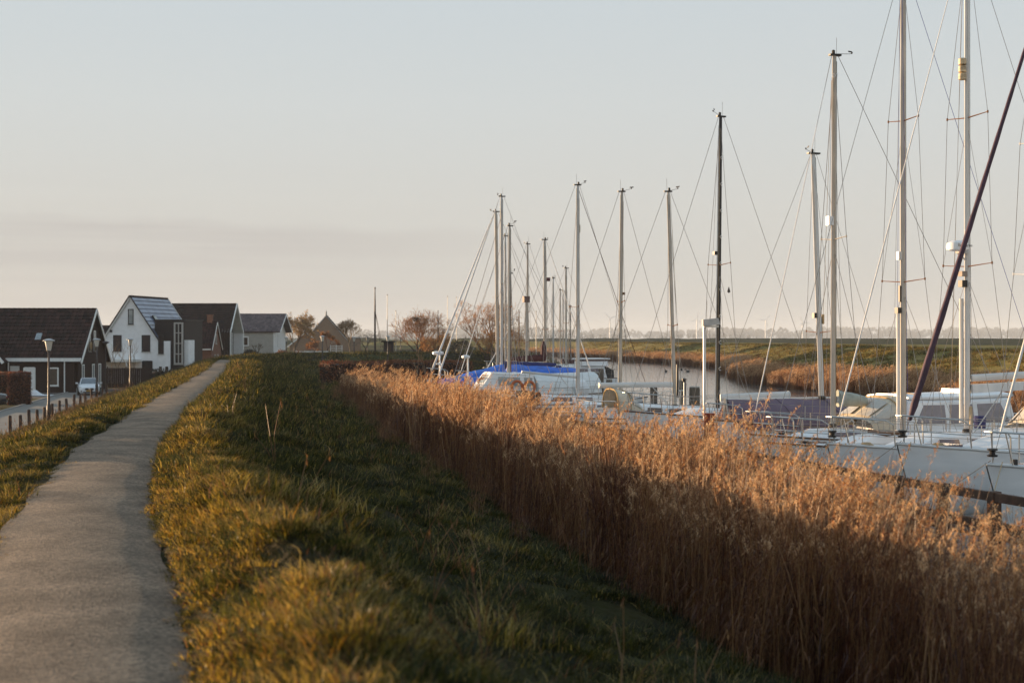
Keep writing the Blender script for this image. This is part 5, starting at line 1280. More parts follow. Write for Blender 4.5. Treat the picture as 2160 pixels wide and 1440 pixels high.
        for f, ln in spread:
            tips = []
            for k in (1, -1):
                a = at(f) + Vector((0, k * r * .6, 0)); b = at(f) + Vector((-sweep * ln, k * ln, .05)); tips.append(b)
                B = MB(); B.tube([a, b], [.030, .018], 6, flat=.5, flat_dir=(1, 0, 0)); B.lathe([(.022, -.03), (.022, .03)], b, 6); B.build('spreader', dark or m, mo)
            s.sp.append((f, tips))
        return mo
    def line(s, name, pts, r=.0075, m=wire, sag=0):
        B = MB(); B.tube(pts, r, 4, cap=False); return s.part(name, B, m)
    def rig(s, fore_f=1.0, furl=None, furl_r=.055, back=True, r=.0075, m=wire, bowx=None, halyards=2, lower=True, backm=None, hm=rope_tan, topping=None, foot=None):
        at = s.at; bx = bowx if bowx is not None else s.fore - .15; bow = Vector((bx, 0, s.deck_z(bx) + .04)) if foot is None else Vector(foot)
        hd = at(fore_f) + Vector((.09, 0, -.03)); s.line('forestay', [bow, hd], r, m)
        if furl:
            a = bow + (hd - bow) * .05; b = bow + (hd - bow) * .93; q = lambda f: a + (b - a) * f
            B = MB(); n = 26; vs_ = []
            B.tube([q(i / n) for i in range(n + 1)], [furl_r * (.55 if i == 0 else (1.05 - .55 * (i / n)) * (1 + .07 * math.sin(i * 2.1))) for i in range(n + 1)], 9); s.part('furled_sail', B, furl, angle=60)
            B = MB(); B.lathe([(.09, 0), (.1, .03), (.05, .05), (.05, .10), (.1, .12), (.09, .15)], bow + Vector((0, 0, .12)), 10); s.part('furling_drum', B, dark_fit)
        if back:
            st = Vector((-s.aft + .08, 0, s.sh(0))); s.line('backstay', [st, at(1) + Vector((-.12, 0, 0))], r, backm or m)
        for k in (1, -1):
            ki = 0 if k == 1 else 1; tt = (s.aft - .12) / s.L; ch = Vector((-.12, k * s.hb(tt) * .93, s.sh(tt)))
            s.line('shroud', [ch] + [t[ki] for f, t in s.sp] + [at(.985)], r, m)
            if lower and s.sp:
                f0 = s.sp[0][0]
                for dx in (.45, -.55): s.line('lower_shroud', [ch + Vector((dx, 0, 0)), at(f0 - .02)], r * .9, m)
                if len(s.sp) > 1: s.line('inner_shroud', [s.sp[0][1][ki], at(s.sp[1][0] - .01)], r * .8, m)
        rr = random.Random(int(abs(s.x * 100 + s.y * 7))); r = r * .9
        for i in range(halyards):
            x = rr.uniform(-.12, .35); y = rr.choice((-1, 1)) * rr.uniform(.12, .45)
            s.line('halyard', [Vector((x, y, s.deck_z(0) + .1)), at(rr.uniform(.93, .99)) + Vector((.06, y * .15, 0))], r * .8, hm if i % 2 else m)
    def boom(s, ln, z, z_end=None, r=.075, m=alu_white, cover=None, x0=-.1, sheet_=True, vang=True, name='boom'):
        a = Vector((x0, 0, z)); b = Vector((x0 - ln, 0, z_end if z_end is not None else z))
        B = MB(); B.tube([a, b], r, 9, flat=.8, flat_dir=(0, 0, 1)); B.lathe([(r * .6, 0), (r * 1.08, .01), (r * 1.08, .05)], b, 8, 'x'); o = s.part(name, B, m, angle=45)
        if cover:
            n = 18; B = MB(); rg = []
            for i in range(n + 1):
                t = i / n; c = a + (b - a) * t; rr = .15 * (1.25 - .75 * t) * (1 + .08 * math.sin(i * 1.7)) + .03
                rg.append([(c.x, rr * .75 * math.cos(g), c.z + .07 + rr * 1.1 * math.sin(g)) for g in np.linspace(0, 2 * math.pi, 9)[:-1]])
            B.loft(rg); s.part('sail_cover', B, cover, angle=60)
        if sheet_:
            e_ = a + (b - a) * .85; s.line('mainsheet', [e_, Vector((e_.x - .1, 0, s.deck_z(e_.x) + .1))], .012, rope_tan)
        if vang: s.line('kicker', [a + (b - a) * .3, Vector((.0, 0, s.deck_z(0) + .15))], .018, alu)
        return o
    def radar(s, f, off=(.32, 0), size=.3, name='radome'):
        c = s.at(f) + Vector((off[0], off[1], 0)); B = MB(); B.lathe([(size * .6, 0), (size, .03), (size * 1.02, .11), (size * .95, .19), (size * .55, .24)], c, 16); o = B.build(name, white_gel, s.mo, angle=40)
        Q = MB(); Q.beam(c + Vector((0, 0, -.02)), s.at(f) + Vector((0, 0, -.02)), .12, .05); Q.beam(c + Vector((0, 0, -.05)), s.at(f - .02), .03, .03); Q.build('bracket', alu, s.mo); return o
    def fitting(s, f, off, dims, m, name): 
        B = MB(); B.box(s.at(f) + Vector(off), dims); return B.build(name, m, s.mo)
    def cockpit(s, x0, x1, w=.95, m=white_gel, h=.32):
        z = s.deck_z(x0)
        for k in (1, -1):
            B = MB(); B.loft([[(x, k * w, z - .02), (x, k * (w - .06), z + h * hh), (x, k * (w - .26), z + h * hh), (x, k * (w - .30), z - .02)] for x, hh in ((x0, .6), (x0 + .3, 1), (x1, 1))]); s.part('coaming', B, m, angle=40)
            B = MB(); B.lathe([(.07, 0), (.055, .06), (.07, .11), (.05, .13)], (x0 + .9, k * (w - .15), z + h), 10); s.part('winch', B, steel)
    def ropes(s, pts, m=rope_tan, r=.014, name='mooring_line'): return s.line(name, [Vector(p) for p in pts], r, m)
def boat_frame(px, d): return PX(px, d), d
HD = 204.0

# B0: nearest boat, only its foredeck is in the frame
b = Boat('sailing_yacht', 'nearest white yacht with only its foredeck and bow rail inside the photo', 'sailing boat', PX(2098, 26.2) + 3.7 * .913, 26.2 + 3.7 * .407, HD, 5.2, 3.9, 3.1, 1.05, stripe=None, stern=.8, trail=alu)
b.cabin(-2.2, 2.3, 1.12, .5, .42, .26, wins=((-1.6, -.5, .35, .8), (-.3, .6, .35, .8)), rake=.8)
b.lifelines(6); b.pulpit(); b.mast(10.2, .075, alu, spread=((.5, .85),)); b.rig(furl=furl_white, furl_r=.026, halyards=2); b.boom(3.6, 2.35, cover=canvas_sage)
B = MB(); B.box((2.75, 0, b.deck_z(2.75) + .05), (.5, .5, .05)); b.part('hatch', B, glass_boat); B = MB(); B.tube([(3.3, .1, b.deck_z(3.3)), (3.3, .1, b.deck_z(3.3) + .14)], .05, 8); b.part('bollard', B, dark_fit)
b.cockpit(-4.6, -2.4)
# B1: dark furled genoa
b1 = Boat('sailing_yacht', 'white yacht with aubergine furled foresail slanting across the right edge', 'sailing boat', PX(1908, 30) + 3.75 * .913, 30 + 3.75 * .407, HD, 5.6, 3.95, 3.3, 1.12, stripe=None, stern=.8, trail=alu)
b1.cabin(-2.6, 1.9, 1.2, .55, .48, .30, wins=((-2.0, -.9, .35, .82), (-.6, .5, .35, .82)), rake=.9)
b1.lifelines(6); b1.pulpit(); b1.mast(9.15, .085, alu_white, spread=((.4, .8), (.7, .6))); b1.rig(furl=furl_dark, furl_r=.074, halyards=2, r=.008); b1.boom(4.0, 2.5, cover=canvas_navy); b1.cockpit(-5.0, -2.8)
B = MB(); B.box((2.7, 0, b1.deck_z(2.7) + .05), (.55, .55, .05)); b1.part('hatch', B, glass_boat)
b1.sprayhood(-3.3, -2.2, 1.05, .85, base=b1.deck_z(-2.5) + .3)
# B2: mast with radar dome
x, y = boat_frame(2040, 33.4)
b2 = Boat('sailing_yacht', 'white yacht whose mast carries a radar dome and a striped radar reflector', 'sailing boat', x, y, HD, 5.4, 4.0, 3.2, 1.02, stripe=None, stern=.8, trail=alu)
b2.cabin(-2.4, 2.1, 1.15, .55, .50, .30, wins=((-1.8, -.8, .35, .82), (-.5, .5, .35, .82), (.8, 1.3, .4, .8)), rake=.9)
b2.lifelines(6); b2.pulpit(); b2.pushpit(); b2.cockpit(-4.9, -2.6)
b2.mast(11.3, .074, alu_white, spread=((.335, .82), (.635, .68)), dark=wood_mast, base=b2.deck_z(0) + .4)
b2.rig(furl=furl_white, furl_r=.018, halyards=3); b2.boom(4.3, 2.75, z_end=2.9, r=.085, m=alu_white)
B = MB(); B.beam((-.1, 0, 2.5), (-4.2, 0, 2.62), .16, .2); b2.part('folded_sail', B, canvas_white)
rd = b2.radar(.365, (.34, .06), .25)
B = MB(); c_ = b2.at(.71) + Vector((.16, .02, 0))
for i, h_ in enumerate((0, .175, .35)): B.lathe([(.07, h_), (.095, h_ + .02), (.095, h_ + .14), (.07, h_ + .16)], c_, 12)
B.build('radar_reflector', M('striped_reflector', (.55, .42, .26), rough=.4, var=.5, scale=4, stretch=(1, 1, 3)), b2.mo, angle=40)
b2.fitting(.32, (.13, 0, 0), (.16, .14, .12), M('mast_lamp', (.30, .24, .2)), 'deck_light'); b2.fitting(.30, (.13, 0, 0), (.16, .14, .16), dark_fit, 'horn')
B = MB(); B.tube([b2.at(.02) + Vector((.17, 0, 0)), b2.at(.27) + Vector((.17, 0, 0))], .05, 8); B.build('spinnaker_pole', alu, b2.mo)
b2.ropes([(.1, .25, b2.deck_z(0) + .5), (.12, .25, b2.deck_z(0) + 1.0), (.14, .28, b2.deck_z(0) + .52)], rope_tan, .045, 'coiled_rope')
b2.sprayhood(-3.2, -2.1, 1.1, .9, base=b2.deck_z(-2.4) + .35)
B = MB(); B.lathe([(.14, 0), (.15, .25), (.13, .3)], (-1.2, -.9, b2.deck_z(-1) + .45), 12); b2.part('rolled_sail_bag', B, canvas_navy)
# B3: tall bare mast
x, y = boat_frame(1905, 35.0)
b3 = Boat('sailing_yacht', 'white yacht with the tallest pale mast cut off by the top of the photo', 'sailing boat', x, y, HD, 5.2, 4.0, 3.1, .95, stripe=None, stern=.78)
b3.cabin(-2.3, 2.0, 1.1, .5, .42, .26, wins=((-1.7, -.7, .35, .82), (-.4, .5, .35, .82)), rake=.9)
b3.lifelines(6); b3.pulpit(); b3.pushpit(); b3.cockpit(-4.7, -2.5)
b3.mast(10.9, .078, alu_warm, spread=((.345, .80), (.685, .56)), dark=wood_mast, base=b3.deck_z(0) + .05)
b3.rig(furl=None, halyards=4, backm=rope_blue, hm=rope_blue); 
B = MB(); B.tube([b3.at(.03) + Vector((.15, 0, 0)), b3.at(.28) + Vector((.15, 0, 0))], .045, 8); B.build('spinnaker_pole', alu_white, b3.mo)
b3.fitting(.285, (.15, 0, 0), (.12, .12, .14), dark_fit, 'pole_end'); b3.fitting(.40, (.12, 0, 0), (.1, .1, .2), alu, 'steaming_light'); b3.fitting(.32, (.10, 0, 0), (.05, .06, .4), dark_fit, 'cleat_track')
b3.ropes([(1.3, .3, b3.deck_z(1.3) + .4), (.9, .5, b3.deck_z(.9) + .34), (.4, .5, b3.deck_z(.5) + .4)], M('old_brown_rope', (.17, .09, .05), rough=.9), .05, 'coiled_rope')
# B4: motor sailer with wheelhouse
x, y = boat_frame(1757, 39.0)
b4 = Boat('motor_sailer', 'white motor sailer with a windowed wheelhouse and canvas windscreen hood', 'sailing boat', x, y, HD - 4, 6.3, 2.7, 3.3, .86, stripe=None, stern=.82)
b4.cabin(-.9, 1.2, .95, .5, .30, .20, wins=((-.4, .5, .35, .82),), rake=.7)
wh = b4.cabin(-5.2, -1.3, 1.35, 1.2, 1.25, 1.18, wins=((-4.9, -3.9, .42, .84, -.25), (-3.75, -3.0, .42, .84), (-2.85, -1.9, .42, .84, .3)), rake=.45, back=.25, top=white_gel, gm=M('wheelhouse_glass', (.26, .22, .23), rough=.12, spec=.7), name='wheelhouse')
b4.sprayhood(-2.3, -.55, 1.1, .92, base=b4.deck_z(-1) + .32)
b4.lifelines(7); b4.pulpit(); b4.pushpit()
b4.mast(PZ(118, 39), .076, alu_warm, lean=PX(1760, 39) - PX(1757, 39), spread=((.505, .62),), dark=alu_warm, base=b4.deck_z(0) + .3, vane=1.0)
b4.rig(furl=furl_white, furl_r=.015, halyards=4, r=.009, m=wire); b4.boom(4.7, 1.75 + .25, z_end=1.75, r=.10, m=alu_white)
B = MB(); r = random.Random(2); B.loft([[(-.15 - .9 * t, (.2 - .08 * t) * math.cos(g) * (1 + .1 * r.uniform(-1, 1)), 2.03 - .09 * t + (.24 - .1 * t) * math.sin(g) * (1 + .1 * r.uniform(-1, 1))) for g in np.linspace(0, 2 * math.pi, 9)[:-1]] for t in (0, .2, .45, .7, 1)]); b4.part('sail_wrap', B, canvas_sage, angle=60)
b4.fitting(.555, (.12, 0, 0), (.16, .14, .24), white_gel, 'deck_light')
B = MB(); zc = b4.deck_z(-4) + 1.27; B.loft([[(-4.6, -.5, zc), (-4.6, .5, zc), (-4.6, .45, zc + .12), (-4.6, -.45, zc + .12)], [(-3.9, -.5, zc), (-3.9, .5, zc), (-3.9, .45, zc + .12), (-3.9, -.45, zc + .12)]]); b4.part('roof_hatch', B, white_gel)
# lettering on the masthead
def text(s, name, loc, rot, size, m, parent):
    c = bpy.data.curves.new(name, 'FONT'); c.body = s; c.size = size; c.extrude = .002; c.align_x = 'CENTER'; c.align_y = 'CENTER'; c.materials.append(m)
    o = bpy.data.objects.new(name, c); COL.objects.link(o); bpy.context.view_layer.update(); me_ = bpy.data.meshes.new_from_object(o.evaluated_get(bpy.context.evaluated_depsgraph_get())); bpy.data.objects.remove(o)
    me_.materials.clear(); me_.materials.append(m); o = bpy.data.objects.new(name, me_); COL.objects.link(o); o.parent = parent; o.location = loc; o.rotation_euler = rot; return o
text('Raymarine', 'dome_lettering', b2.at(.365) + Vector((.34, .06 + .262, .12)), (Rd(90), 0, Rd(180)), .10, dark_fit, rd)
text('OT', 'mast_lettering', b4.at(.945) + Vector((.01, .060, 0)), (Rd(90), 0, Rd(180)), .15, white_gel, b4.mo)
# B5: mauve cover
x, y = boat_frame(1733, 44.5)
b5 = Boat('covered_boat', 'sailing boat under a long mauve grey tent cover', 'sailing boat', x, y, 200, 2.9, 4.1, 2.7, .95, hull=white_gel, stern=.8)
B = MB(); rg = []
zr = PZ(842, 44) - WZ
for i, x_ in enumerate(np.linspace(-2.85, 3.35, 12)):
    t = (x_ + 2.9) / 7.0; w = max(.28, b5.hb(t) * 1.04); z0 = b5.sh(t) - .18
    rz = zr if x_ > -.3 else zr - (-.3 - x_) * .17
    rz += .03 * math.sin(i * 1.9)
    q = [(x_, w, z0), (x_, w * .93, z0 + (rz - z0) * .38), (x_, w * .5, z0 + (rz - z0) * .76 - .03 * (i % 2)), (x_, .05, rz)]
    rg.append(q + [(p[0], -p[1], p[2]) for p in q[::-1]])
B.loft(rg, closed=False, cap=True); cov = b5.part('tent_cover', B, canvas_purple, angle=55)
for q_ in rg[2::3]:
    B = MB(); B.tube([Vector(p) + Vector((0, math.copysign(.006, p[1]), .008)) for p in q_], .010, 4); B.build('seam', M('seam_tape', (.11, .075, .10), rough=.9), cov)
B = MB(); B.tube([(3.42, 0, b5.sh(.9)), (3.40, 0, zr + .05)], .05, 6); B.tube([(3.42, .35, b5.sh(.9)), (3.40, .03, zr + .02)], .035, 6); b5.part('tent_frame', B, trim_grey)
B = MB(); B.tube([(3.4, 0, zr + .03), (-.3, 0, zr + .03), (-2.9, 0, zr - .42)], .03, 6); b5.part('ridge_pole', B, canvas_white)
b5.mast(PZ(325, 44.5), .09, alu_white, lean=PX(1715, 44.5) - PX(1733, 44.5), spread=((.27, .75),), dark=wood_mast, base=zr + .0, vane=.8)
b5.rig(furl=None, halyards=2, r=.007, lower=False)
b5.fitting(.325, (-.14, 0, 0), (.06, .1, .3), orange_buoy if False else M('brass_plate', (.42, .27, .12), rough=.5), 'name_board'); b5.fitting(.34, (.14, 0, 0), (.12, .14, .16), dark_fit, 'horn')
b5.lifelines(4, t1=.9); b5.pulpit(.5)
# red brown post at its bow
x, y = PX(1496, 40.5), 40.5
B = MB(); B.box((0, 0, .85), (.26, .2, 3.3)); B.box((0, 0, 2.53), (.30, .24, .06)); o = B.build('mooring_post', rust_red); o.location = (x, y, -2.6); o.location.z = PZ(871, 40.5) - 2.56; tag(o, 'rust red square mooring post at the bow of the mauve covered boat', 'post')
# B6: black mast
x, y = boat_frame(1514, 48)
b6 = Boat('sailing_yacht', 'white yacht with a black mast behind the dock lamp', 'sailing boat', x, y, 203, 4.4, 3.6, 2.7, 1.0, hull=white_gel, stern=.75)
b6.cabin(-2.0, 1.6, .95, .45, .38, .22, wins=((-1.5, -.4, .35, .82),), rake=.7)
b6.mast(PZ(247, 48), .072, black_mast, lean=PX(1520, 48) - PX(1514, 48), spread=((.505, .72),), dark=wood_mast, vane=.7, track=False)
B = MB(); B.tube([b6.at(.05) + Vector((.13, .05, 0)), b6.at(.5) + Vector((.11, .04, 0)), b6.at(.97) + Vector((.09, .03, 0))], .016, 5); B.build('halyard_conduit', alu_white, b6.mo)
for i in range(9):
    f = .16 + .088 * i; B = MB(); c_ = b6.at(f) + Vector((-.01, .078, 0)); B.tube([c_ + Vector((-.05, 0, -.05)), c_ + Vector((.02, .03, -.06)), c_ + Vector((.05, .02, 0)), c_ + Vector((.0, .03, .05)), c_ + Vector((-.04, 0, .05))], .012, 5); B.build('mast_rung', steel, b6.mo)
b6.rig(furl=None, halyards=3, r=.0085); b6.boom(2.75, PZ(836, 49) - WZ, z_end=PZ(832, 49) - WZ, r=.115, m=alu_white, cover=None)
b6.lifelines(5); b6.pulpit()
b6.line('flag_halyard', [Vector((0, -.7, 4.95)), Vector((.02, -.7, 3.6))], .006, wire); B = MB(); B.lathe([(.01, 0), (.06, .04), (.01, .2)], b6.at(.46) + Vector((0, .62, -.5)), 6); b6.part('flag_block', B, dark_fit)
b6.fitting(.545, (.14, 0, 0), (.16, .12, .12), dark_fit, 'deck_light')
# B7: stern-to yacht, boom to the left
x, y = boat_frame(1424, 52.5)
b7 = Boat('sailing_yacht', 'white yacht moored stern first with a beige sprayhood and boom pointing left', 'sailing boat', x, y, 14, 3.6, 3.2, 2.5, .78, hull=white_gel, stripe=stripe_brown, stern=.72)
b7.cabin(-1.9, 1.9, .95, .45, .52, .26, wins=((-1.6, -.75, .3, .85), (-.5, .4, .35, .8)), rake=.9, gm=M('brown_boat_glass', (.15, .10, .08), rough=.15))
b7.sprayhood(-2.5, -1.55, .95, .85, base=b7.deck_z(-2) + .2, m=canvas_beige)
b7.lifelines(5); b7.pulpit(); b7.pushpit(); b7.cockpit(-3.3, -1.9)
b7.mast(PZ(405, 52.5), .066, alu_warm, lean=PX(1410, 52.5) - PX(1424, 52.5), spread=((.375, .5),), dark=wood_mast, vane=.7, base=b7.deck_z(0) + .35)
b7.rig(furl=None, halyards=2, r=.008); b7.boom(2.85, PZ(812, 52) - WZ, r=.1, m=alu_white)
b7.fitting(.12, (.12, 0, 0), (.06, .1, 1.2), dark_fit, 'cleats')
# B8
x, y = boat_frame(1308, 58)
b8 = Boat('sailing_yacht', 'small white yacht between the stern first yacht and the cluster of masts', 'sailing boat', x, y, 16, 3.2, 2.8, 2.3, .70, stripe=stripe_blue, stern=.72)
b8.cabin(-1.8, 1.7, .9, .42, .42, .22, wins=((-1.4, -.5, .35, .82), (-.3, .4, .35, .8)), rake=.8)
b8.mast(PZ(405, 58), .068, alu_warm, lean=PX(1311, 58) - PX(1307, 58), spread=((.49, .42),), dark=wood_mast, vane=.8, base=b8.deck_z(0) + .1)
b8.rig(furl=None, halyards=2, r=.0085, m=wire); b8.lifelines(4); b8.pulpit(); b8.fitting(.53, (.1, 0, 0), (.12, .12, .1), wood_mast, 'deck_light')
# B9
x, y = boat_frame(1219, 63)
b9 = Boat('sailing_yacht', 'white yacht with navy side stripe and long dark backstay before the motor cruiser', 'sailing boat', x, y, 16, 3.9, 3.3, 2.5, .80, stripe=stripe_blue, stern=.75)
b9.cabin(-2.0, 1.8, .95, .42, .42, .22, wins=((-1.5, -.5, .35, .82), (-.3, .5, .35, .8)), rake=.8)
b9.mast(PZ(391, 63), .074, alu, lean=0, spread=((.435, .62),), dark=wood_mast, vane=.7, base=b9.deck_z(0) + .05, sweep=.3)
b9.rig(furl=None, halyards=2, r=.0085, backm=wire); b9.line('topping_stay', [Vector((3.3, 0, 1.4)), b9.at(.99)], .012, wire_dark); b9.lifelines(5); b9.pulpit(); b9.pushpit(); b9.boom(2.5, 1.95, z_end=2.2, r=.06, m=alu)
b9.fitting(.80, (.06, .1, 0), (.14, .12, .34), M('reflector_tube', (.5, .44, .34), rough=.5), 'radar_reflector')
B = MB(); zc = b9.deck_z(-2.8); B.loft([[(-2.7, .6, zc), (-2.7, -.6, zc), (-2.7, -.55, zc + .6), (-2.7, .55, zc + .6)], [(-1.75, .6, zc), (-1.75, -.6, zc), (-1.9, -.5, zc + .5), (-1.9, .5, zc + .5)]]); b9.part('cockpit_cover', B, M('brown_canvas', (.07, .045, .035), rough=.85))
# B10: wheelhouse cruiser with white tent, horseshoe buoys
x, y = boat_frame(1073, 68)
b10 = Boat('motor_sailer', 'white wheelhouse boat with orange horseshoe lifebuoys and a white cover aft', 'sailing boat', x, y, 196, 4.4, 2.9, 2.9, 1.0, stripe=stripe_blue, stern=.82)
w10 = b10.cabin(-1.1, 1.7, 1.1, .9, .95, .88, wins=((-.9, -.5, .42, .85), (-.3, .75, .40, .85)), rake=.65, top=white_gel, gm=glass_pale, name='wheelhouse')
b10.screen_windows(w10, 1.7, .9, .88, .65, glass_pale)
B = MB(); rg = []
for x_ in np.linspace(-4.3, -1.1, 7):
    t = (x_ + 4.4) / 7.3; w = b10.hb(t) * 1.0; z0 = b10.sh(t) - .05; rz = 1.95 - .03 * (x_ + 1.1)
    q = [(x_, w, z0), (x_, w * .9, z0 + (rz - z0) * .55), (x_, w * .45, rz - .12), (x_, 0, rz)]; rg.append(q + [(p[0], -p[1], p[2]) for p in q[::-1][1:]])
B.loft(rg, closed=False, cap=True); b10.part('tent_cover', B, canvas_white, angle=50)
b10.mast(PZ(477, 68), .066, alu_warm, lean=PX(1073, 68) - PX(1071, 68), spread=((.5, .5),), dark=wood_mast, vane=.6, base=b10.deck_z(0) + .2)
b10.rig(furl=None, halyards=2, r=.008); b10.lifelines(6); b10.pulpit()
for i, t in enumerate((.60, .52)):
    B = MB(); cx_ = -4.4 + 7.3 * t; yy_ = b10.hb(t) * .97 + .03; zz_ = b10.sh(t) + .32
    B.tube([(cx_ + .26 * math.cos(g), yy_, zz_ + .28 * math.sin(g)) for g in np.linspace(-.9, math.pi + .9, 12)], .07, 7); b10.part('horseshoe_buoy', B, orange_buoy)
B = MB(); B.lathe([(.30, 0), (.36, .3), (.2, .6), (.03, .72)], (-3.2, 1.5, b10.deck_z(-3)), 10); b10.part('fender', B, white_gel)
B = MB(); B.tube([(2.1, .35, b10.deck_z(2.1)), (2.1, .35, b10.deck_z(2.1) + 1.55)], .045, 6); B.lathe([(.16, 0), (.2, .05), (.2, .12), (.1, .16)], (2.2, .35, b10.deck_z(2.1) + 1.5), 10); b10.part('radar_post', B, white_gel)
# B11: blue tarpaulins
x, y = boat_frame(1058, 74)
b11 = Boat('covered_boat', 'yacht under bright royal blue tarpaulins beneath the leftmost tall masts', 'sailing boat', x, y, 190, 4.0, 3.6, 2.8, 1.0, stripe=stripe_blue, stern=.78)
for x0, x1, ra, rb in ((-3.95, -.35, 2.1, 2.32), (-.1, 3.4, 2.34, 1.5)):
    B = MB(); rg = []
    for i, x_ in enumerate(np.linspace(x0, x1, 8)):
        t = (x_ + 4.0) / 7.6; w = max(.12, b11.hb(t) * 1.03); z0 = b11.sh(t) - .3; rz = ra + (rb - ra) * i / 7 + .03 * math.sin(i * 2.3)
        q = [(x_, w, z0), (x_, w * .96, z0 + (rz - z0) * .45), (x_, w * .5, z0 + (rz - z0) * .8), (x_, 0, rz)]; rg.append(q + [(p[0], -p[1], p[2]) for p in q[::-1][1:]])
    B.loft(rg, closed=False, cap=True); b11.part('tarpaulin_cover', B, canvas_blue, angle=50)
    for q_ in rg[1::2]:
        B = MB(); B.tube([Vector(p) + Vector((0, 0, .012)) for p in q_], .012, 4); b11.part('lashing', B, rope_tan)
b11.mast(PZ(415, 74), .078, alu, spread=((.53, .45),), dark=dark_fit, vane=.5, base=1.3)
b11.rig(furl=furl_white, furl_r=.05, halyards=2, r=.008, foot=(3.45, 0, 1.3))
b11.line('inner_forestay', [Vector((2.6, 0, 1.4)), b11.at(.9)], .012, wire)
# B12
x, y = boat_frame(1050, 79)
b12 = Boat('sailing_yacht', 'yacht behind the blue covered boat with a thick mast and twin furled forestays', 'sailing boat', x, y, 190, 4.2, 4.0, 2.8, 1.1, stripe=stripe_brown)
b12.cabin(-2, 1.8, 1, .5, .45, .25, wins=((-1.4, -.3, .35, .82),), rake=.8)
b12.mast(PZ(447, 79), .085, alu_warm, lean=PX(1047, 79) - PX(1051, 79), spread=((.5, .5),), dark=dark_fit, vane=.6)
b12.rig(furl=furl_white, furl_r=.06, halyards=2, r=.009, m=wire); b12.pulpit(); b12.boom(3.2, 2.1, cover=canvas_navy)
B = MB(); B.tube([(3.2, -.3, 1.2), (3.2, -.3, 2.9)], .05, 6); B.lathe([(.25, 0), (.32, .05), (.32, .14), (.2, .2)], (3.3, -.3, 2.75), 12); B.lathe([(.14, 0), (.18, .05), (.1, .1)], (3.25, -.3, 2.2), 10); b12.part('radar_post', B, white_gel)
# B13: maroon boat
x, y = boat_frame(1151, 86)
b13 = Boat('sailing_yacht', 'yacht with maroon sail cover and dark hull beyond the blue tarpaulins', 'sailing boat', x, y, 18, 3.6, 3.2, 2.6, 1.05, hull=hull_maroon)
b13.cabin(-2, 1.6, .95, .45, .42, .24, wins=((-1.4, -.3, .35, .82),), m=canvas_maroon, rake=.7)
b13.mast(PZ(506, 86), .088, alu_warm, lean=PX(1150, 86) - PX(1152, 86), spread=((.36, .5),), dark=wood_mast, vane=.6); b13.rig(furl=furl_white, furl_r=.035, halyards=3, r=.009)
b13.boom(2.4, PZ(757, 86) - WZ, z_end=PZ(760, 86) - WZ, cover=canvas_maroon)
B = MB(); B.lathe([(.14, 0), (.2, .3), (.16, .9), (.05, 1.2)], (-.14, 0, PZ(758, 86) - WZ - .1), 10); b13.part('sail_stack', B, canvas_maroon)
b13.fitting(.72, (.2, 0, 0), (.22, .18, .22), M('maroon_flag', (.12, .04, .04)), 'radar_reflector')
# B15: white motor cruiser with fly deck
x, y = boat_frame(1196, 96)
b15 = Boat('motor_cruiser', 'white motor cruiser with an upper deck beside the open water', 'motor boat', x, y, 196, 3.2, 2.4, 2.5, .95, stripe=None, stern=.88)
c15 = b15.cabin(-2.5, 1.1, 1.05, .8, .85, .75, wins=((-2.3, -1.4, .42, .85), (-1.2, -.4, .42, .85), (-.2, .4, .42, .85)), rake=.7, top=white_gel, name='saloon')
b15.screen_windows(c15, 1.1, .8, .75, .7, glass_boat)
z_ = b15.deck_z(-1.5) + .86; B = MB(); B.loft([[(x_, k * w, z_ + q) for k, q in ((-1, 0), (-.95, .30), (.95, .30), (1, 0))] for x_, w in ((-2.6, .95), (-.8, .9))]); b15.part('upper_deck', B, white_gel, angle=30)
B = MB(); B.loft([[(x_, k * .85, z_ + .31 + q) for k, q in ((-1, 0), (-1, .12), (1, .12), (1, 0))] for x_ in (-2.5, -.9)]); b15.part('window_band', B, glass_boat)
B = MB(); B.box((-1.7, 0, z_ + .47), (2.1, 1.9, .07)); b15.part('canopy', B, white_gel)
b15.lifelines(7); b15.pulpit(.7)
b15.line('flag_staff', [Vector((-3.1, 0, 1.0)), Vector((-3.4, 0, 2.2))], .02, wood_mast)
B = MB(); B.loft([[(-3.1, .8, .9), (-3.1, -.8, .9), (-3.1, -.7, 1.5), (-3.1, .7, 1.5)], [(-2.55, .85, .9), (-2.55, -.85, .9), (-2.55, -.8, 1.75), (-2.55, .8, 1.75)]]); b15.part('stern_cover', B, dark_fit)
# the rest of the mast forest: smaller yachts farther up the basin
FAR = [(1113, 92, 515, .085, 198, alu_warm, 'yacht with a slim cream mast and boxed reflector left of the maroon covered yacht', canvas_navy, None, 0),
       (1110, 84, 632, .07, 200, alu_warm, 'low masted white boat with a square radar reflector at its masthead', canvas_white, None, 1),
       (1167, 104, 587, .075, 198, alu, 'white yacht with a cream mast and brown sail between the taller masts', None, wire_dark, 0),
       (1194, 97, 566, .095, 200, alu_warm, 'white yacht with a broad weathered mast left of the motor cruiser', None, None, 0),
       (1182, 112, 612, .06, 196, alu_warm, 'far white yacht with a thin cream mast in the row', canvas_maroon, None, 0),
       (1188, 120, 614, .05, 198, alu, 'far white yacht with a hairline mast', None, None, 0),
       (1203, 126, 646, .06, 200, black_mast, 'far yacht with a short dark mast by the open water', None, None, 0),
       (1077, 70, 577, .055, 196, wood_mast, 'boat with a varnished wooden mizzen mast in the cluster', canvas_white, None, 0),
       (1066, 84, 498, .075, 194, alu, 'white yacht with ladder steps on its mast in the cluster', None, None, 1),
       (1095, 118, 657, .05, 196, wood_mast, 'far small boat with a brown mast before the bare trees', None, None, 0)]
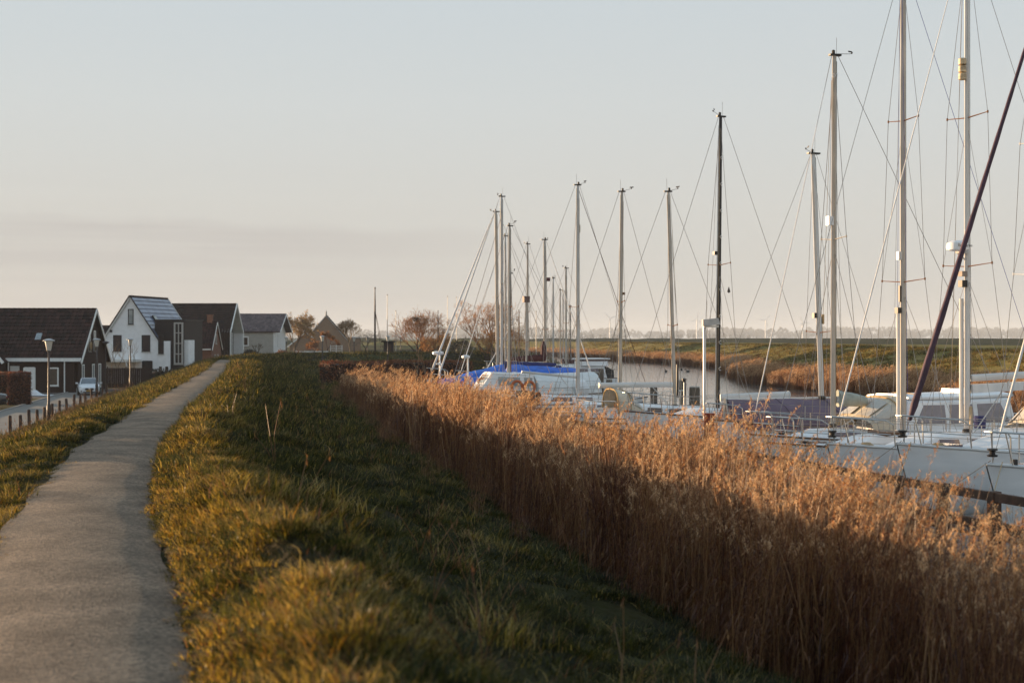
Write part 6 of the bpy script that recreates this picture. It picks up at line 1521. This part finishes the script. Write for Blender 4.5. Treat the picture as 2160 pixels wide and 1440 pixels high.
for px_, d_, yt, r_, hd_, mm, lb, cov, bk, q in FAR:
    x, y = boat_frame(px_, d_)
    bb = Boat('sailing_yacht', lb, 'sailing boat', x, y, hd_, 3.2, 3.0, 2.3, .9, stripe=stripe_blue if q else None)
    bb.cabin(-1.7, 1.5, .85, .4, .4, .22, wins=((-1.3, -.2, .35, .82),), rake=.7)
    bb.mast(PZ(yt, d_), r_ * .8, mm, spread=((.5, .45),), dark=wood_mast, vane=.5 if yt < 600 else 0, track=False)
    bb.rig(furl=furl_white if q else None, furl_r=.03, halyards=2, r=.009, backm=bk); bb.pulpit()
    bb.boom(2.2, 1.7, cover=cov, sheet_=False, vang=False)
    if 'square' in lb: bb.fitting(.985, (.0, 0, .1), (.36, .3, .36), M('dusty_box', (.17, .10, .08)), 'radar_reflector')
    if 'ladder' in lb:
        for k in range(8):
            B = MB(); c_ = bb.at(.2 + k * .09); B.tube([c_ + Vector((0, -.2, 0)), c_ + Vector((0, .2, 0))], .018, 4); B.build('mast_rung', dark_fit, bb.mo)

# mooring lines and fenders on the near boats
fend_m = M('fender_white', (.62, .62, .60), rough=.5, var=.1); fend_b = M('fender_navy', (.03, .04, .12), rough=.5)
for bt, ts, fm_ in ((b, (.55, .72), fend_b), (b1, (.45, .66), fend_m), (b2, (.5, .7), fend_b), (b3, (.48, .68), fend_m), (b4, (.4, .6), fend_b), (b7, (.35, .6), fend_m), (b9, (.4, .62), fend_b)):
    for t in ts:
        x_ = -bt.aft + bt.L * t; y_ = bt.hb(t) + .09; z_ = bt.sh(t)
        B = MB(); B.lathe([(.02, -.62), (.085, -.55), (.10, -.35), (.085, -.14), (.02, -.06)], (x_, y_, z_), 9); f_ = bt.part('fender', B, fm_, angle=50)
        B = MB(); B.tube([(x_, y_, z_ - .06), (x_, y_ - .1, z_ + .35)], .008, 4); B.build('lanyard', rope_tan, f_)
for bt in (b, b1, b2, b3, b4):
    e_ = Vector((bt.fore - .25, 0, bt.deck_z(bt.fore - .25) + .08))
    for k in (1, -1):
        g_ = Vector((bt.fore + .9, k * 1.1, .62)); m_ = (e_ + g_) / 2 - Vector((0, 0, .10)); bt.ropes([e_ + Vector((0, k * .15, 0)), m_, g_], rope_tan if k == 1 else wire, .010)
    c_ = Vector((bt.fore - 1.0, .12, bt.deck_z(bt.fore - 1) + .03)); B = MB()
    for q in range(3): B.tube([c_ + Vector((.15 * math.cos(g) * (1 - .2 * q), .15 * math.sin(g) * (1 - .2 * q), .025 * q)) for g in np.linspace(0, 6.3, 13)], .014, 5)
    bt.part('coiled_line', B, rope_tan if bt.x > 10 else dark_fit)
# ------------------------------------------------------------------ jetty, pilings, dock lamp
T = thing('jetty', 'dark timber jetty running along the reed edge below the yacht bows', 'jetty', (0, 0, 0))
J = [Vector((11.4, 13.0, 0)), Vector((8.55, 22.6, 0)), Vector((6.35, 29.5, 0)), Vector((3.6, 38.5, 0)), Vector((.8, 50, 0)), Vector((-2.2, 62, 0))]
ZT = -.78
def jpos(t):
    k = min(int(t), len(J) - 2); return J[k] + (J[k + 1] - J[k]) * (t - k)
for z, hgt, off in ((ZT, .15, 0), (ZT - .50, .17, 0.0)):
    for i in range(len(J) - 1):
        B = MB(); B.beam(J[i] + Vector((off, 0, z)), J[i + 1] + Vector((off, 0, z)), .09, hgt); B.build('rail', jetty_wood, T)
B = MB(); B.box((0, 0, 0), (.17, .17, 1.9)); pm_ = B.mesh('post', jetty_wood)
k = 0.0; tot = 0
for i in range(len(J) - 1):
    L_ = (J[i + 1] - J[i]).length; n = max(1, int(round(L_ / 1.55)))
    for q in range(n):
        p = jpos(i + q / n); put('post', pm_, T, (p.x + .02, p.y, ZT - .86), random.uniform(-.05, .05) + .3)
B = MB()
for i in range(len(J) - 1):
    L_ = (J[i + 1] - J[i]).length; n = int(L_ / .16); dv = (J[i + 1] - J[i]).normalized(); sd = Vector((dv.y, -dv.x, 0))
    for q in range(n):
        c = J[i] + (J[i + 1] - J[i]) * ((q + .5) / n) + sd * .55; R = Matrix((dv, sd, Vector((0, 0, 1)))).transposed(); B.box(c + Vector((0, 0, ZT - .72 + random.uniform(-.006, .006))), (.145, .95, .035), R=R)
o = B.build('deck_planks', jetty_wood, T); o['kind'] = 'stuff'
# pilings out in the water
def pile_mesh(r, h):
    B = MB(); B.lathe([(r, -1.2), (r * 1.02, h * .5), (r, h - .03), (r * .85, h)], n=10); return B
PIL = [(1285, 74, 801, 'piling nearest the motor cruiser with a pale cut top'), (1306, 70, 822, 'squat piling behind the base of the second yacht mast'), (1379, 66, 815, 'piling standing under the long boom of the stern first yacht'), (1465, 62, 817, 'broad piling with a pale cap between boom and dock lamp'), (1258, 83, 786, 'dark piling beside the stern of the motor cruiser'), (1248, 82, 790, 'dark piling close behind the motor cruiser'), (1440, 70, 802, 'slender dark piling left of the dock lamp'), (1268, 92, 778, 'far dark piling at the edge of the open water')]
for px_, d_, yt, lb in PIL:
    w_ = .17 if px_ != 1465 else .24
    T = thing('piling', lb, 'piling', (PX(px_, d_), d_, WZ), random.uniform(0, 6), 'mooring pilings in the basin'); h_ = PZ(yt, d_) - WZ
    pile_mesh(w_, h_).build('post', piling_wood, T, angle=40)
    B = MB(); B.lathe([(w_ * 1.05, h_ - .0), (w_ * .9, h_ + .05)], n=10); B.build('cap', M('pale_cap', (.40, .36, .30), rough=.7), T)
    B = MB(); B.box((w_ * 1.05, 0, h_ * .45), (.12, .1, .16)); B.build('cleat', dark_fit, T)
# dock lamp with a slanted flat head
d_ = 43.0; T = thing('dock_lamp', 'slim white dock lamp with a slanted rectangular head beside the black mast', 'lamp', (PX(1486, d_), d_, WZ - .4), 0)
zt = PZ(688, d_) - WZ + .4
B = MB(); B.tube([(0, 0, 0), (0, 0, zt)], .045, 8); B.build('post', alu_white, T)
B = MB(); B.loft([[(-.06, -.16, zt), (-.06, .16, zt), (-.06, .16, zt + .20), (-.06, -.16, zt + .20)], [(.46, -.16, zt + .05), (.46, .16, zt + .05), (.40, .16, zt + .25), (.40, -.16, zt + .25)]]); B.build('lamp_head', M('lamp_head_grey', (.50, .48, .45), rough=.5), T)
B = MB(); B.box((.2, 0, zt - .005), (.44, .26, .05)); B.build('diffuser', lamp_opal, T)
# rubber boat bits: navigation post with a cup vane right of the stern first yacht
d_ = 54.0; T = thing('signal_staff', 'thin white staff with a dark cup top in front of the water', 'staff', (PX(1443, d_), d_, WZ), 0)
B = MB(); B.tube([(0, 0, -.5), (0, 0, PZ(806, d_) - WZ)], .025, 6); B.build('pole', alu_white, T); B = MB(); B.lathe([(.03, 0), (.08, .05), (.09, .14), (.03, .16)], (0, 0, PZ(806, d_) - WZ), 8); B.build('cup', dark_fit, T)
# ducks
dk = M('duck_feathers', (.05, .035, .028), rough=.8, var=.3)
for px_, py_, rz_, lb in ((1291, 784, .4, 'dark duck floating left on the open water'), (1405, 784, 2.0, 'dark duck floating near the middle of the open water'), (1437, 780, 1.1, 'dark duck swimming beside the mast of the stern first yacht'), (1451, 784, 3.0, 'dark duck floating closest to the dock lamp')):
    d_ = 3000 * 3.7 / (py_ - 712); T = thing('duck', lb, 'duck', (PX(px_, d_), d_, WZ), rz_, 'ducks on the open water')
    B = MB(); B.loft([[(x_, w * math.cos(g), z + h * math.sin(g)) for g in np.linspace(0, 2 * math.pi, 9)[:-1]] for x_, w, z, h in ((-.24, .02, .13, .02), (-.14, .10, .08, .08), (0, .13, .07, .10), (.13, .10, .08, .09), (.18, .05, .13, .06), (.20, .045, .22, .05), (.25, .05, .26, .05), (.30, .03, .25, .03), (.37, .02, .235, .012))]); B.build('body', dk, T, angle=60)

bx0 = float(far_x(112.)) + 5.5; T = thing('white_bird', 'white bird standing in the grass of the far bank', 'bird', (bx0, 112, gz(bx0, 112)), .6)
B = MB(); B.loft([[(x_, w * math.cos(g), z + h * math.sin(g)) for g in np.linspace(0, 2 * math.pi, 9)[:-1]] for x_, w, z, h in ((-.34, .02, .42, .02), (-.2, .09, .44, .08), (0, .14, .48, .13), (.14, .10, .54, .11), (.19, .05, .66, .06), (.20, .04, .80, .04), (.23, .05, .88, .05), (.29, .035, .88, .035), (.42, .008, .86, .008))])
for k in (-.05, .05): B.tube([(0, k, .4), (.01, k, .2), (0, k, -.05)], .014, 4)
B.build('body', M('white_feathers', (.75, .74, .72), rough=.8), T, angle=60)

# ------------------------------------------------------------------ far away: woods, wind turbines, air
far_wood = leafmat('far_wood_leaf', [(.05, .04, .025), (.08, .06, .035), (.10, .075, .04)], trans=.1, gloss=0)
r = random.Random(77); B = MB()
def wood(x0, x1, y, h0, h1, n):
    for i in range(n):
        x = r.uniform(x0, x1); hh = (h0 + (h1 - h0) * float(vnoise(x * .008, y * .01, 4))) * r.uniform(.75, 1.1); w = hh * r.uniform(.35, .6); cy_ = y + r.uniform(-60, 60)
        for k in range(26):
            a = r.uniform(0, 6.283); e_ = r.uniform(0, 1); q = Vector((x + w * math.cos(a) * math.sqrt(1 - (2 * e_ - 1) ** 2) * r.uniform(.5, 1), cy_ + w * math.sin(a) * .6, hh * (.12 + .88 * e_)))
            s = hh * .16; u = Vector((r.gauss(0, 1), r.gauss(0, 1), r.gauss(0, 1))).normalized(); v = u.orthogonal().normalized(); B.add([q - u * s, q + v * s, q + u * s, q - v * s], [(0, 1, 2, 3)])
wood(-1500, 2400, 5200, 22, 44, 640); wood(-1100, 600, 3400, 5, 13, 180); wood(600, 2000, 4600, 16, 34, 180)
o = B.build('far_woods', far_wood); o['kind'] = 'stuff'; o['label'] = 'hazy line of woods along the far horizon'; o['category'] = 'woods'
tw = M('turbine_white', (.8, .8, .8), rough=.5)
for px_, yt, rot, lb in ((1287, 671, .3, 'hazy wind turbine behind the second small yacht mast'), (1615, 676, .9, 'hazy wind turbine right of the black mast'), (1470, 674, 1.4, 'hazy wind turbine left of the dock lamp'), (1693, 680, 2.0, 'hazy wind turbine left of the leaning mast')):
    d_ = 2600.0; T = thing('wind_turbine', lb, 'wind turbine', (PX(px_, d_), d_, -.8), 0, 'hazy wind turbines on the horizon'); h_ = PZ(yt, d_) + .8
    B = MB(); B.tube([(0, 0, 0), (0, 0, h_)], [1.3, .7], 8); B.build('tower', tw, T)
    B = MB(); B.box((0, -.2, h_ + .3), (.9, 2.2, .9)); B.build('nacelle', tw, T)
    for k in range(3):
        g_ = rot + k * 2.0944; B = MB(); B.tube([(0, -1.5, h_ + .3), (4.0 * math.cos(g_), -1.5, h_ + .3 + 4.0 * math.sin(g_)), (14 * math.cos(g_), -1.5, h_ + .3 + 14 * math.sin(g_))], [.4, .7, .2], 5); B.build('blade', tw, T)
HAZE = True
if HAZE:
    B = MB(); B.box((0, 3430, 25), (8600, 6960, 66)); o = B.build('haze', None); o['kind'] = 'stuff'; o['label'] = 'thin morning haze in the air over the polder'; o['category'] = 'haze'
    hm = bpy.data.materials.new('haze'); hm.use_nodes = True; N, L = hm.node_tree.nodes, hm.node_tree.links; N.clear()
    q = N.new('ShaderNodeOutputMaterial'); v = N.new('ShaderNodeVolumePrincipled'); v.inputs['Color'].default_value = (.80, .88, .98, 1); v.inputs['Density'].default_value = .00018; v.inputs['Anisotropy'].default_value = -.05
    L.new(v.outputs[0], q.inputs['Volume']); o.data.materials.clear(); o.data.materials.append(hm)
